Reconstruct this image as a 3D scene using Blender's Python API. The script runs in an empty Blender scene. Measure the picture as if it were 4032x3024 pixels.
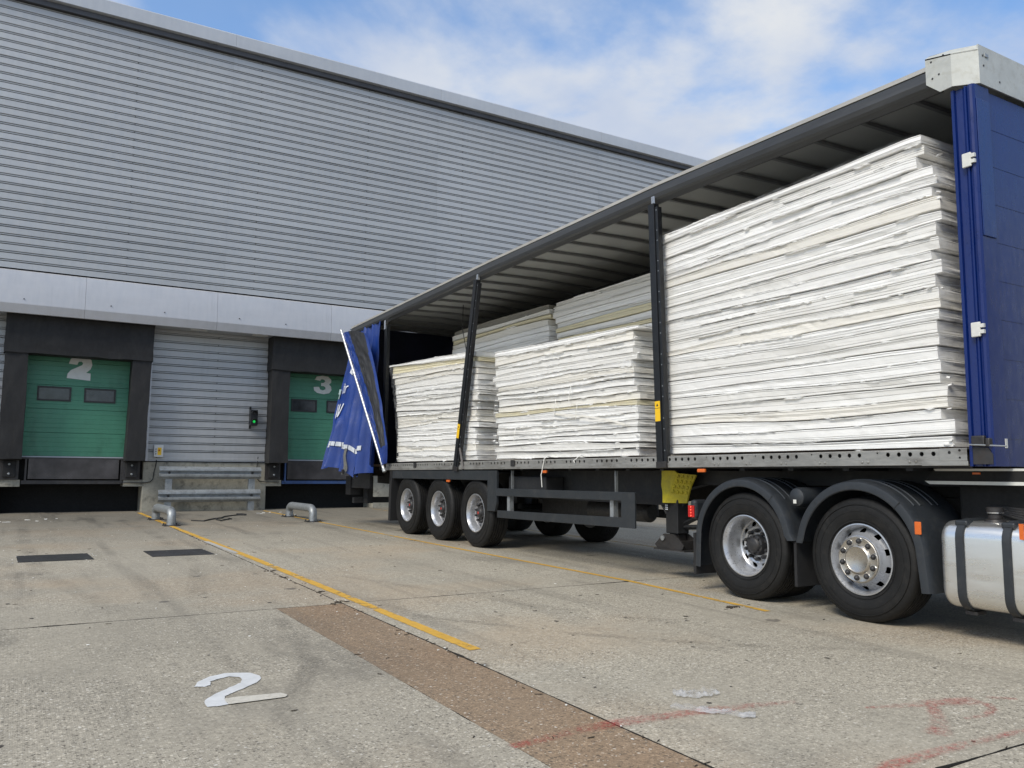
import bpy, bmesh, math, random
from mathutils import Vector, Matrix, noise
random.seed(7)
S = bpy.context.scene
COL = S.collection
GS = 0.0116
def gz(y): return GS * (y - 4.0)          # the yard rises very slightly towards the docks

# ------------------------------------------------------------------ camera, sky, sun, exposure
cam = bpy.data.cameras.new('camera'); camo = bpy.data.objects.new('camera', cam); COL.objects.link(camo)
F = Vector((0.50816762, 0.85454494, 0.10732485)); R = Vector((0.85914477, -0.51169387, 0.00629725)); U = Vector((-0.06029875, -0.08900752, 0.99420406))
camo.matrix_world = Matrix(((R.x, U.x, -F.x, -6.113), (R.y, U.y, -F.y, 0.0), (R.z, U.z, -F.z, 1.2214), (0, 0, 0, 1)))
cam.sensor_width = 36.0; cam.lens = 3258.49 / 4032 * 36; cam.clip_start = 0.05; cam.clip_end = 2000
S.camera = camo
SUN_EL = math.radians(44); SUN_AZ = math.radians(246)      # azimuth clockwise from +Y: the light comes from behind the camera's left
world = bpy.data.worlds.new('World'); S.world = world; world.use_nodes = True
nt = world.node_tree; N = nt.nodes; L = nt.links; N.clear()
out = N.new('ShaderNodeOutputWorld')
sky = N.new('ShaderNodeTexSky'); sky.sky_type = 'NISHITA'; sky.sun_disc = False
sky.sun_elevation = SUN_EL; sky.sun_rotation = SUN_AZ; sky.air_density = 1.0; sky.dust_density = 0.6; sky.ozone_density = 2.0
bg = N.new('ShaderNodeBackground'); bg.inputs['Strength'].default_value = 0.13
hs = N.new('ShaderNodeHueSaturation'); hs.inputs['Saturation'].default_value = 1.2; hs.inputs['Value'].default_value = 1.0
L.new(sky.outputs[0], hs.inputs['Color']); L.new(hs.outputs[0], bg.inputs['Color'])
tc = N.new('ShaderNodeTexCoord'); sep = N.new('ShaderNodeSeparateXYZ'); L.new(tc.outputs['Generated'], sep.inputs[0])
def wm(op, a, b=None, c=None):
    n = N.new('ShaderNodeMath'); n.operation = op
    for i, v in enumerate((a, b, c)):
        if v is None: continue
        if isinstance(v, (int, float)): n.inputs[i].default_value = v
        else: L.new(v, n.inputs[i])
    return n.outputs[0]
den = wm('ADD', wm('MAXIMUM', sep.outputs['Z'], 0.0), 0.22)
px = wm('DIVIDE', sep.outputs['X'], den); py = wm('DIVIDE', sep.outputs['Y'], den)
cmb = N.new('ShaderNodeCombineXYZ'); L.new(px, cmb.inputs[0]); L.new(py, cmb.inputs[1]); cmb.inputs[2].default_value = 41.9
def wnoise(scale, detail, rough, dist=0.0):
    n = N.new('ShaderNodeTexNoise'); n.inputs['Scale'].default_value = scale; n.inputs['Detail'].default_value = detail
    n.inputs['Roughness'].default_value = rough; n.inputs['Distortion'].default_value = dist; L.new(cmb.outputs[0], n.inputs['Vector']); return n.outputs['Fac']
cl = wm('ADD', wm('MULTIPLY', wnoise(1.35, 8, 0.52, 0.25), 0.72), wm('MULTIPLY', wnoise(3.9, 7, 0.55, 0.1), 0.28))
mask = N.new('ShaderNodeMapRange'); mask.interpolation_type = 'SMOOTHSTEP'; L.new(cl, mask.inputs[0])
mask.inputs[1].default_value = 0.41; mask.inputs[2].default_value = 0.545; mask.inputs[3].default_value = 0.16
shade = N.new('ShaderNodeValToRGB'); L.new(wnoise(2.3, 6, 0.5), shade.inputs[0])
shade.color_ramp.elements[0].position = 0.38; shade.color_ramp.elements[0].color = (0.60, 0.70, 0.90, 1)
shade.color_ramp.elements[1].position = 0.66; shade.color_ramp.elements[1].color = (0.90, 0.93, 0.97, 1)
bgc = N.new('ShaderNodeBackground'); bgc.inputs['Strength'].default_value = 0.49; L.new(shade.outputs[0], bgc.inputs['Color'])
mx = N.new('ShaderNodeMixShader'); L.new(mask.outputs[0], mx.inputs[0]); L.new(bg.outputs[0], mx.inputs[1]); L.new(bgc.outputs[0], mx.inputs[2])
L.new(mx.outputs[0], out.inputs['Surface'])
sl = bpy.data.lights.new('sun', 'SUN'); sl.energy = 1.72; sl.angle = math.radians(22); sl.color = (1.0, 0.94, 0.83)
so = bpy.data.objects.new('sun', sl); COL.objects.link(so)
sd = Vector((math.sin(SUN_AZ) * math.cos(SUN_EL), math.cos(SUN_AZ) * math.cos(SUN_EL), math.sin(SUN_EL)))
so.rotation_euler = sd.to_track_quat('Z', 'Y').to_euler(); so.location = sd * 60
S.view_settings.view_transform = 'Standard'; S.view_settings.look = 'None'; S.view_settings.gamma = 1.0
S.view_settings.exposure = 0.8; S.view_settings.use_curve_mapping = False

# ------------------------------------------------------------------ materials
MATS = {}
class NB:
    def __init__(s, name):
        s.m = bpy.data.materials.new(name); s.m.use_nodes = True; s.t = s.m.node_tree; s.t.nodes.clear()
        s.out = s.n('ShaderNodeOutputMaterial'); s.b = s.n('ShaderNodeBsdfPrincipled'); s.l(s.b.outputs[0], s.out.inputs[0])
        s.co = s.n('ShaderNodeTexCoord'); MATS[name] = s.m
    def n(s, t): return s.t.nodes.new(t)
    def l(s, a, b): s.t.links.new(a, b)
    def set(s, inp, v):
        if isinstance(v, (int, float)): inp.default_value = v
        elif isinstance(v, tuple): inp.default_value = v if len(v) == 4 or inp.type == 'VECTOR' else v + (1,)
        else: s.l(v, inp)
    def math(s, op, a, b=0.0, c=None, clamp=False):
        n = s.n('ShaderNodeMath'); n.operation = op; n.use_clamp = clamp
        s.set(n.inputs[0], a); s.set(n.inputs[1], b)
        if c is not None: s.set(n.inputs[2], c)
        return n.outputs[0]
    def map(s, scale=(1, 1, 1), src='Object', loc=(0, 0, 0), rot=(0, 0, 0)):
        n = s.n('ShaderNodeMapping'); n.inputs['Scale'].default_value = scale; n.inputs['Location'].default_value = loc; n.inputs['Rotation'].default_value = rot
        s.l(s.co.outputs[src], n.inputs[0]); return n.outputs[0]
    def noise(s, scale, detail=4, rough=.55, vec=None, dist=0.0):
        n = s.n('ShaderNodeTexNoise'); n.inputs['Scale'].default_value = scale; n.inputs['Detail'].default_value = detail
        n.inputs['Roughness'].default_value = rough; n.inputs['Distortion'].default_value = dist
        s.l(vec or s.co.outputs['Object'], n.inputs['Vector']); return n.outputs['Fac']
    def ramp(s, fac, stops, interp='LINEAR'):
        n = s.n('ShaderNodeValToRGB'); n.color_ramp.interpolation = interp; s.l(fac, n.inputs[0]); e = n.color_ramp.elements
        while len(e) < len(stops): e.new(0.5)
        for i, (p, c) in enumerate(stops):
            e[i].position = p; e[i].color = (c, c, c, 1) if isinstance(c, (int, float)) else (*c, 1)
        return n.outputs[0]
    def mix(s, fac, a, b, mode='MIX'):
        n = s.n('ShaderNodeMix'); n.data_type = 'RGBA'; n.blend_type = mode
        s.set(n.inputs[0], fac); s.set(n.inputs[6], a); s.set(n.inputs[7], b); return n.outputs[2]
    def sstep(s, v, a, b):
        n = s.n('ShaderNodeMapRange'); n.interpolation_type = 'SMOOTHSTEP'; s.l(v, n.inputs[0]); n.inputs[1].default_value = a; n.inputs[2].default_value = b
        return n.outputs[0]
    def p(s, **k):
        names = dict(color='Base Color', rough='Roughness', metal='Metallic', spec='Specular IOR Level', alpha='Alpha', em='Emission Color', ems='Emission Strength', coat='Coat Weight', trans='Transmission Weight')
        for a, v in k.items(): s.set(s.b.inputs[names[a]], v)
        return s
    def bump(s, h, strength=.3, dist=.01, prev=None):
        n = s.n('ShaderNodeBump'); n.inputs['Strength'].default_value = strength; n.inputs['Distance'].default_value = dist; s.l(h, n.inputs['Height'])
        if prev: s.l(prev, n.inputs['Normal'])
        s.l(n.outputs[0], s.b.inputs['Normal']); return n.outputs[0]

def simple(name, col, rough=.6, metal=0.0, var=.18, scale=3.0, dirt=None, dirt_amt=.4, bump=0.0, bscale=60, spec=.5, stretch=(1, 1, 1)):
    b = NB(name); v = b.map(stretch)
    n1 = b.noise(scale, 6, .6, v); n2 = b.noise(scale * 9, 4, .6, v)
    f = b.math('ADD', b.math('MULTIPLY', n1, .65), b.math('MULTIPLY', n2, .35))
    d = tuple(c * (1 - var) for c in col); u = tuple(min(1, c * (1 + var)) for c in col)
    c = b.ramp(f, [(.35, d), (.65, u)])
    if dirt:
        m = b.sstep(b.noise(scale * 2.3, 8, .68, v), .48, .72)
        c = b.mix(b.math('MULTIPLY', m, dirt_amt), c, dirt)
    b.p(color=c, metal=metal, spec=spec, rough=b.ramp(n2, [(.3, max(.02, rough - .08)), (.7, min(1, rough + .1))]))
    if bump: b.bump(b.noise(bscale, 5, .6, v), bump, .004)
    return b.m

def concrete(name, tint, dark=.0, red=0.0):
    b = NB(name); w = b.co.outputs['Object']
    big = b.noise(.22, 5, .6, w); mid = b.noise(1.1, 7, .62, w); fine = b.noise(26, 4, .7, w)
    base = b.ramp(b.math('ADD', b.math('MULTIPLY', big, .6), b.math('MULTIPLY', mid, .4)),
                  [(.36, tuple(t * .84 for t in tint)), (.5, tint), (.64, tuple(t * 1.13 for t in tint))])
    # warm, pinkish worn patches
    pm = b.math('MULTIPLY', b.sstep(b.noise(.35, 5, .55, b.map(loc=(13, 4, 0))), .48, .66), .6)
    base = b.mix(pm, base, (tint[0] * 1.08, tint[1] * .93, tint[2] * .80))
    # exposed stones of two sizes
    for sc, amt, lo, hi in ((50, .80, .05, .90), (105, .75, .08, .85)):
        vo = b.n('ShaderNodeTexVoronoi'); vo.inputs['Scale'].default_value = sc; b.l(b.map((1, 1, 1)), vo.inputs['Vector'])
        sp = b.n('ShaderNodeSeparateColor'); b.l(vo.outputs['Color'], sp.inputs[0])
        core = b.ramp(vo.outputs['Distance'], [(.28, 1.0), (.50, 0.0)])
        stone = b.ramp(sp.outputs[0], [(0, (.045, .040, .034)), (.14, (.10, .085, .065)), (.26, tuple(t * .62 for t in tint)), (.42, tuple(t * .98 for t in tint)), (.68, tuple(t * 1.15 for t in tint)), (.80, tuple(min(.9, t * 1.7) for t in tint)), (.93, tuple(min(.9, t * 1.9) for t in tint)), (1, (.72, .69, .62))])
        wear = b.sstep(b.noise(.8, 6, .6, b.map(loc=(5, 9, 2))), .34, .60)
        base = b.mix(b.math('MULTIPLY', b.math('MULTIPLY', core, amt), b.math('ADD', .35, b.math('MULTIPLY', wear, .65))), base, stone)
        if sc == 50: h1 = core
    base = b.mix(.30, base, b.ramp(fine, [(.3, .25), (.7, .8)]), 'OVERLAY')
    # oil and tyre grime; heavier in front of the docks, where the yard is wet and dirty
    sy = b.n('ShaderNodeSeparateXYZ'); b.l(w, sy.inputs[0])
    near = b.sstep(b.math('ADD', sy.outputs['Y'], b.math('MULTIPLY', b.noise(.5, 4, .6), 4.0)), 13.5, 23.0)
    st = b.sstep(b.noise(1.0, 8, .66, b.map((1, .32, 1), loc=(2, 0, 0))), .53, .74)
    streak = b.sstep(b.noise(1.6, 6, .6, b.map((1.8, .12, 1), loc=(31, 0, 0))), .50, .72)
    g = b.math('ADD', b.math('MULTIPLY', st, .50), b.math('MULTIPLY', near, .58), clamp=True)
    g = b.math('ADD', g, b.math('MULTIPLY', streak, .30), clamp=True)
    base = b.mix(g, base, (.085, .078, .066))
    spot = b.sstep(b.noise(3.2, 3, .5, b.map(loc=(7, 7, 0))), .69, .76)
    base = b.mix(b.math('MULTIPLY', spot, .6), base, (.06, .055, .05))
    if dark: base = b.mix(dark, base, (.05, .045, .04))
    b.p(color=base, spec=.3, rough=b.ramp(mid, [(.3, .62), (.7, .88)]))
    b.bump(b.math('ADD', b.math('MULTIPLY', h1, .5), fine), .35, .004)
    return b.m
concrete('concrete_grey', (.318, .288, .230))
concrete('concrete_pale', (.348, .316, .252))
concrete('concrete_brown', (.240, .175, .115))
simple('joint_dirt', (.035, .032, .028), .95, var=.4, scale=8)

def wallmetal(name, col):
    b = NB(name)
    n1 = b.noise(.7, 5, .55, b.map((.35, 1, 1.6))); n2 = b.noise(9, 6, .6, b.map((1, 1, .25)))
    oi = b.n('ShaderNodeObjectInfo')
    c = b.ramp(b.math('ADD', b.math('MULTIPLY', n1, .7), b.math('MULTIPLY', n2, .3)), [(.32, tuple(x * .86 for x in col)), (.68, tuple(min(1, x * 1.1) for x in col))])
    c = b.mix(b.math('MULTIPLY', oi.outputs['Random'], .06), c, (1, 1, 1))
    run = b.sstep(b.noise(5, 7, .65, b.map((1.6, 1, .08))), .55, .80)
    c = b.mix(b.math('MULTIPLY', run, .22), c, (.16, .16, .16))
    b.p(color=c, metal=.35, rough=b.ramp(n2, [(.3, .38), (.7, .55)]), spec=.5)
    b.bump(b.noise(1.4, 3, .5), .12, .02)
    return b.m
wallmetal('cladding_silver', (.40, .41, .42))
wallmetal('canopy_silver', (.50, .505, .53))
wallmetal('capping_grey', (.45, .47, .50))
simple('void_black', (.012, .012, .012), .9)
simple('screw_dark', (.08, .08, .085), .5, .6)
simple('wall_concrete', (.30, .285, .235), .85, var=.22, scale=2.2, dirt=(.07, .065, .055), dirt_amt=.75, bump=.4, bscale=25)
simple('door_green', (.055, .215, .135), .45, var=.14, scale=1.3, dirt=(.012, .045, .028), dirt_amt=.35, stretch=(1, 1, .5))
simple('number_white', (.62, .64, .62), .5, var=.06, dirt=(.3, .33, .3), dirt_amt=.3)
simple('rubber_black', (.011, .011, .012), .75, var=.35, scale=1.3, dirt=(.030, .029, .027), dirt_amt=.4, bump=.4, bscale=9, stretch=(1, 1, .45))
simple('window_frame_black', (.02, .02, .02), .5)
b = NB('dock_window_glass'); b.p(color=b.ramp(b.noise(4, 5), [(.35, (.018, .02, .02)), (.7, (.06, .065, .07))]), rough=.18, spec=.6)
simple('steel_dark', (.065, .062, .062), .5, .7, var=.3, scale=3, dirt=(.05, .035, .025), dirt_amt=.5)
b = NB('checker_plate')
ck = b.n('ShaderNodeTexVoronoi'); ck.inputs['Scale'].default_value = 22; ck.inputs['Randomness'].default_value = 0.0; b.l(b.map((1, 1, 1), rot=(0, math.radians(45), 0)), ck.inputs['Vector'])
hh = b.ramp(ck.outputs['Distance'], [(.22, 1.0), (.38, 0.0)])
wearm = b.sstep(b.noise(1.2, 5, .6), .42, .66)
b.p(color=b.mix(b.math('MULTIPLY', hh, wearm), b.ramp(b.noise(2, 5), [(.3, (.05, .046, .045)), (.7, (.12, .11, .11))]), (.50, .49, .50)), metal=.8, rough=.38); b.bump(hh, .8, .004)
simple('galvanised', (.34, .36, .37), .5, .65, var=.2, scale=6, dirt=(.12, .12, .11), dirt_amt=.55, bump=.2)
simple('blue_frame', (.03, .07, .19), .5, var=.2, dirt=(.03, .03, .04), dirt_amt=.5)
simple('cable_black', (.02, .02, .02), .6)
simple('plastic_white_box', (.62, .63, .62), .4, var=.05)
simple('label_yellow', (.85, .52, .015), .45, var=.06)
simple('paint_black', (.007, .008, .010), .42, var=.3, scale=4, dirt=(.03, .03, .028), dirt_amt=.4)
simple('chassis_dark', (.015, .016, .018), .6, var=.3, scale=3, dirt=(.045, .042, .037), dirt_amt=.45, bump=.2)
simple('guard_grey', (.021, .025, .029), .5, var=.15, scale=3, dirt=(.06, .057, .053), dirt_amt=.35)
simple('mudguard_grey', (.021, .025, .030), .5, var=.12, scale=5, dirt=(.06, .058, .054), dirt_amt=.35, bump=.25, bscale=240)
simple('rail_alu', (.33, .325, .305), .5, .55, var=.22, scale=5, dirt=(.12, .105, .09), dirt_amt=.6, bump=.2, stretch=(1, .25, 1))
simple('roof_rail_dark', (.055, .058, .062), .5, .3, var=.2, scale=4, dirt=(.10, .10, .10), dirt_amt=.4, stretch=(1, .1, 1))
simple('roof_rail_light', (.42, .41, .38), .5, .2, var=.12, scale=3, dirt=(.22, .19, .16), dirt_amt=.6, stretch=(1, .15, 1))
simple('roof_bow', (.17, .172, .17), .5, .3)
simple('pole_alu', (.50, .51, .52), .38, .7, var=.1, scale=8)
simple('corner_cap_silver', (.46, .47, .44), .5, .15, var=.10, scale=6, dirt=(.28, .26, .2), dirt_amt=.4)
simple('blue_paint', (.001, .014, .115), .3, var=.12, scale=2.5, dirt=(.012, .018, .07), dirt_amt=.4, stretch=(1, 1, .35))
simple('blue_lighter', (.004, .026, .14), .3, var=.12, scale=2.5, dirt=(.02, .03, .12), dirt_amt=.3, stretch=(1, 1, .35))
simple('hinge_white', (.62, .62, .58), .5, var=.08)
simple('chrome', (.72, .73, .75), .12, 1.0, var=.06, scale=8)
simple('hub_steel', (.50, .465, .41), .30, .85, var=.05, scale=5, dirt=(.3, .27, .22), dirt_amt=.12)
simple('rim_silver', (.50, .51, .53), .32, .7, var=.08, scale=5, dirt=(.34, .33, .32), dirt_amt=.12)
simple('rim_deep_grey', (.26, .26, .27), .5, .4, var=.2, scale=8, dirt=(.09, .085, .08), dirt_amt=.7)
simple('hub_black', (.03, .03, .032), .5, .2, var=.3, scale=12, dirt=(.09, .08, .07), dirt_amt=.5)
simple('hub_red', (.35, .03, .02), .5)
simple('tyre_rubber', (.008, .008, .008), .62, var=.25, scale=6, dirt=(.028, .026, .023), dirt_amt=.5, bump=.3, bscale=90, spec=.35)
simple('tank_alu', (.74, .74, .72), .30, .9, var=.05, scale=2, stretch=(1, .12, 1))
simple('amber', (.62, .13, .02), .3, var=.1); simple('red_lens', (.45, .012, .01), .25, var=.1)
b = NB('red_led'); b.p(color=(.8, .05, .03), em=(1, .12, .06), ems=.9)
b = NB('green_led'); b.p(color=(.02, .6, .1), em=(.02, 1, .15), ems=.25)
simple('yellow_paint', (.50, .42, .025), .5, var=.12, scale=4, dirt=(.2, .17, .05), dirt_amt=.35)
simple('deck_wood', (.11, .075, .05), .8, var=.3, scale=6)
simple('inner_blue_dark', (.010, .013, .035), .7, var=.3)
simple('strap_grey', (.13, .13, .12), .7, var=.2, scale=20)
simple('twig', (.05, .038, .025), .9)
simple('foam_chip', (.74, .73, .68), .8, var=.08)
b = NB('roof_sheet'); c = b.ramp(b.noise(1.5, 5), [(.3, (.27, .275, .265)), (.7, (.33, .335, .315))]); b.p(color=c, rough=.6)
tr = b.n('ShaderNodeBsdfTranslucent'); b.set(tr.inputs[0], (.5, .52, .48)); ms = b.n('ShaderNodeMixShader'); ms.inputs[0].default_value = .03
b.l(b.b.outputs[0], ms.inputs[1]); b.l(tr.outputs[0], ms.inputs[2]); b.l(ms.outputs[0], b.out.inputs[0])

b = NB('curtain_blue'); n1 = b.noise(1.8, 6, .6)
c = b.ramp(n1, [(.3, (.008, .030, .165)), (.7, (.013, .046, .24))]); c = b.mix(b.math('MULTIPLY', b.sstep(b.noise(6, 7, .7), .52, .75), .22), c, (.10, .13, .22))
b.p(color=c, rough=.36, spec=.5); b.bump(b.noise(5, 5, .55, b.map((1, 1, .6))), .35, .03)
simple('curtain_black', (.020, .021, .024), .5, var=.2, dirt=(.06, .06, .06), dirt_amt=.3)
simple('curtain_print', (.60, .63, .68), .45, var=.05); simple('curtain_print_grey', (.30, .40, .42), .5, var=.05)
simple('reflective_tape', (.58, .60, .62), .3, .2, var=.15, scale=30)

def foam(name, col, dirty, amt):
    b = NB(name)
    lay = b.noise(3, 6, .62, b.map((3, .8, 26))); sp = b.noise(7, 7, .68, b.map((1, .6, 2.5)))
    c = b.ramp(lay, [(.34, tuple(x * .88 for x in col)), (.62, col)])
    c = b.mix(b.math('MULTIPLY', b.sstep(sp, .54, .76), amt), c, dirty)
    thin = b.sstep(b.noise(2.2, 5, .6, b.map((1, .35, 60), loc=(3, 2, 0))), .57, .68)
    c = b.mix(b.math('MULTIPLY', thin, .30), c, (.46, .44, .39))
    b.p(color=c, rough=b.ramp(sp, [(.35, .35), (.6, .75)]), spec=.4)
    b.bump(b.math('ADD', lay, b.math('MULTIPLY', b.noise(22, 5, .6, b.map((1, .16, 1.8))), .4)), .28, .006)
    return b.m
foam('foam_white', (.86, .855, .83), (.52, .51, .47), .55)
foam('foam_soft', (.78, .77, .735), (.46, .45, .40), .65)
foam('foam_cream', (.79, .765, .70), (.55, .51, .40), .6)
foam('foam_yellow', (.72, .66, .46), (.60, .55, .36), .6)
foam('foam_grey', (.25, .24, .21), (.13, .12, .10), .7)
b = NB('stretch_film')
m1 = b.sstep(b.noise(5, 7, .65, b.map((1, .55, 2.2), rot=(math.radians(28), 0, 0)), .6), .46, .70)
m2 = b.sstep(b.noise(22, 5, .6, b.map((1, .16, 1), rot=(math.radians(35), 0, 0))), .50, .74)
al = b.math('ADD', .02, b.math('ADD', b.math('MULTIPLY', m1, .09), b.math('MULTIPLY', m2, .13)))
b.p(color=(.86, .87, .88), rough=.16, spec=.6, alpha=al); b.bump(b.noise(14, 6, .6, b.map((1, .3, 1), rot=(math.radians(30), 0, 0))), .8, .02)
b = NB('litter_film'); b.p(color=(.60, .60, .60), rough=.25, spec=.6, alpha=b.math('ADD', .16, b.math('MULTIPLY', b.sstep(b.noise(9, 4), .42, .66), .38)))

def paintmat(name, col, lo, hi, edge=.10, amt=1.0, soft=False, under=None):
    b = NB(name); uv = b.n('ShaderNodeSeparateXYZ'); b.l(b.co.outputs['UV'], uv.inputs[0])
    e = b.math('MULTIPLY', b.math('MINIMUM', uv.outputs['Y'], b.math('SUBTRACT', 1.0, uv.outputs['Y'])), 2.0)
    g = b.noise(1.4, 4, .6); f = b.noise(48, 6, .72); f2 = b.noise(9, 6, .7)
    if soft:
        m = b.math('MULTIPLY', b.sstep(e, .0, .75), b.sstep(b.math('ADD', b.math('MULTIPLY', f, .7), b.math('MULTIPLY', g, .5)), lo, hi))
    else:
        wear = b.math('ADD', b.math('MULTIPLY', f, .22), b.math('ADD', b.math('MULTIPLY', f2, .42), b.math('MULTIPLY', g, .36)))
        wear = b.math('ADD', wear, b.math('MULTIPLY', b.sstep(e, 0, edge), .22))
        m = b.sstep(wear, lo, hi)
    c = b.ramp(f2, [(.35, tuple(x * .82 for x in col)), (.65, col)])
    b.p(color=c, rough=.7, alpha=b.math('MULTIPLY', m, amt)); return b.m
paintmat('line_yellow', (.66, .38, .05), .615, .665, .35, .95)
paintmat('line_yellow_faint', (.52, .34, .09), .60, .76, .5, .75)
paintmat('line_white', (.50, .49, .46), .60, .68, .3, .9)
paintmat('spray_red', (.50, .055, .045), .50, .86, amt=.85, soft=True)
paintmat('tyre_mark', (.05, .045, .04), .50, .95, amt=.42, soft=True)
simple('oil_stain', (.06, .052, .043), .6)
paintmat('ground_white_paint', (.66, .67, .67), .575, .63, .1, .97)
simple('ground_cream_paint', (.55, .52, .45), .6, var=.1, scale=14, dirt=(.30, .27, .2), dirt_amt=.5)

# ------------------------------------------------------------------ mesh helpers
ORG = {}
class MB:
    def __init__(s): s.v = []; s.f = []; s.m = []; s.uv = {}
    def add(s, vs, fs, mi=0):
        o = len(s.v); s.v += [tuple(v) for v in vs]
        for f in fs: s.f.append(tuple(i + o for i in f)); s.m.append(mi)
        return o
    def box(s, x0, x1, y0, y1, z0, z1, mi=0, rot=None, c=None):
        vs = [Vector((x, y, z)) for x in (x0, x1) for y in (y0, y1) for z in (z0, z1)]
        if rot is not None:
            c = Vector(c) if c is not None else Vector(((x0 + x1) / 2, (y0 + y1) / 2, (z0 + z1) / 2)); vs = [c + rot @ (v - c) for v in vs]
        s.add(vs, [(0, 1, 3, 2), (4, 6, 7, 5), (0, 4, 5, 1), (2, 3, 7, 6), (0, 2, 6, 4), (1, 5, 7, 3)], mi); return s
    def prism(s, pts, axis, a, b, mi=0):     # pts 2D in the two other axes (order x,y,z without axis)
        def mk(p, t):
            q = list(p); q.insert('xyz'.index(axis), t); return q
        n = len(pts); vs = [mk(p, a) for p in pts] + [mk(p, b) for p in pts]
        fs = [tuple(range(n))[::-1], tuple(range(n, 2 * n))] + [(i, (i + 1) % n, n + (i + 1) % n, n + i) for i in range(n)]
        s.add(vs, fs, mi); return s
    def tube(s, path, r, n=8, mi=0, caps=True):
        P = [Vector(p) for p in path]; rings = []
        rr = r if isinstance(r, (list, tuple)) else [r] * len(P)
        up = None
        for i, p in enumerate(P):
            t = (P[min(i + 1, len(P) - 1)] - P[max(i - 1, 0)]).normalized()
            if up is None: up = Vector((0, 0, 1)) if abs(t.z) < .9 else Vector((1, 0, 0))
            a = t.cross(up).normalized(); up = a.cross(t).normalized()
            rings.append([p + (a * math.cos(k * 2 * math.pi / n) + up * math.sin(k * 2 * math.pi / n)) * rr[i] for k in range(n)])
        vs = [v for q in rings for v in q]; fs = []
        for i in range(len(P) - 1):
            for k in range(n): fs.append((i * n + k, i * n + (k + 1) % n, (i + 1) * n + (k + 1) % n, (i + 1) * n + k))
        if caps: fs += [tuple(range(n))[::-1], tuple((len(P) - 1) * n + k for k in range(n))]
        s.add(vs, fs, mi); return s
    def lathe(s, prof, c=(0, 0, 0), axis='x', n=48, mi=0, close=False):   # prof: (along axis, radius)
        vs = []; fs = []; m = len(prof)
        for a, r in prof:
            for k in range(n):
                t = 2 * math.pi * k / n; u, w = r * math.cos(t), r * math.sin(t)
                q = {'x': (a, u, w), 'y': (u, a, w), 'z': (u, w, a)}[axis]; vs.append((c[0] + q[0], c[1] + q[1], c[2] + q[2]))
        for i in range(m - 1 if not close else m):
            j = (i + 1) % m
            for k in range(n): fs.append((i * n + k, j * n + k, j * n + (k + 1) % n, i * n + (k + 1) % n))
        if not close:
            if prof[0][1] > 1e-6: fs.append(tuple(range(n)))
            if prof[-1][1] > 1e-6: fs.append(tuple((m - 1) * n + k for k in range(n))[::-1])
        s.add(vs, fs, mi); return s
    def grid(s, fn, nu, nv, mi=0, uv=False):
        vs = [fn(i / nu, j / nv) for i in range(nu + 1) for j in range(nv + 1)]
        o = s.add(vs, [(i * (nv + 1) + j, (i + 1) * (nv + 1) + j, (i + 1) * (nv + 1) + j + 1, i * (nv + 1) + j + 1) for i in range(nu) for j in range(nv)], mi)
        if uv:
            for i in range(nu + 1):
                for j in range(nv + 1): s.uv[o + i * (nv + 1) + j] = (i / nu, j / nv)
        return s
    def build(s, name, mats, parent=None, at=None, smooth=False, bevel=0, kind=None, label=None, seg=2, fix=True):
        mats = mats if isinstance(mats, (list, tuple)) else [mats]
        po = ORG.get(parent, Vector((0, 0, 0))) if parent else Vector((0, 0, 0))
        at = Vector(at) if at is not None else po.copy()
        me = bpy.data.meshes.new(name); me.from_pydata([tuple(Vector(v) - at) for v in s.v], [], s.f)
        for m in mats: me.materials.append(MATS[m])
        for p, mi in zip(me.polygons, s.m): p.material_index = mi
        if s.uv:
            ul = me.uv_layers.new(name='UVMap')
            for lp in me.loops: ul.data[lp.index].uv = s.uv.get(lp.vertex_index, (.5, .5))
        if fix:
            bm = bmesh.new(); bm.from_mesh(me); bmesh.ops.recalc_face_normals(bm, faces=bm.faces); bm.to_mesh(me); bm.free()
        if smooth:
            me.shade_smooth() if hasattr(me, 'shade_smooth') else [setattr(p, 'use_smooth', True) for p in me.polygons]
            if smooth != 'all':
                try: me.set_sharp_from_angle(angle=math.radians(38))
                except Exception: pass
        o = bpy.data.objects.new(name, me); COL.objects.link(o); o.location = at - po
        if parent: o.parent = parent
        if bevel:
            bv = o.modifiers.new('bevel', 'BEVEL'); bv.width = bevel; bv.segments = seg; bv.limit_method = 'ANGLE'; bv.angle_limit = math.radians(35)
        if kind: o['kind'] = kind
        if label: o['label'] = label
        ORG[o] = at; return o
def tag(o, label, cat, group=None):
    o['label'] = label; o['category'] = cat
    if group: o['group'] = group
    return o
def thing(name, loc, label, cat, group=None):
    o = bpy.data.objects.new(name, None); COL.objects.link(o); o.location = loc; o.empty_display_size = .2; ORG[o] = Vector(loc)
    return tag(o, label, cat, group)
def part(name, parent, loc, label=None):
    o = bpy.data.objects.new(name, None); COL.objects.link(o); o.parent = parent; o.location = Vector(loc) - ORG[parent]; o.empty_display_size = .1; ORG[o] = Vector(loc)
    if label: o['label'] = label
    return o
def clone(src, parent, dloc=(0, 0, 0), name=None):
    c = src.copy(); COL.objects.link(c); c.parent = parent; c.location = src.location + Vector(dloc); ORG[c] = ORG[src] + Vector(dloc)
    for ch in list(src.children):
        d = ch.copy(); COL.objects.link(d); d.parent = c; ORG[d] = ORG[ch] + Vector(dloc)
        for g in list(ch.children):
            e = g.copy(); COL.objects.link(e); e.parent = d
    return c
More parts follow.
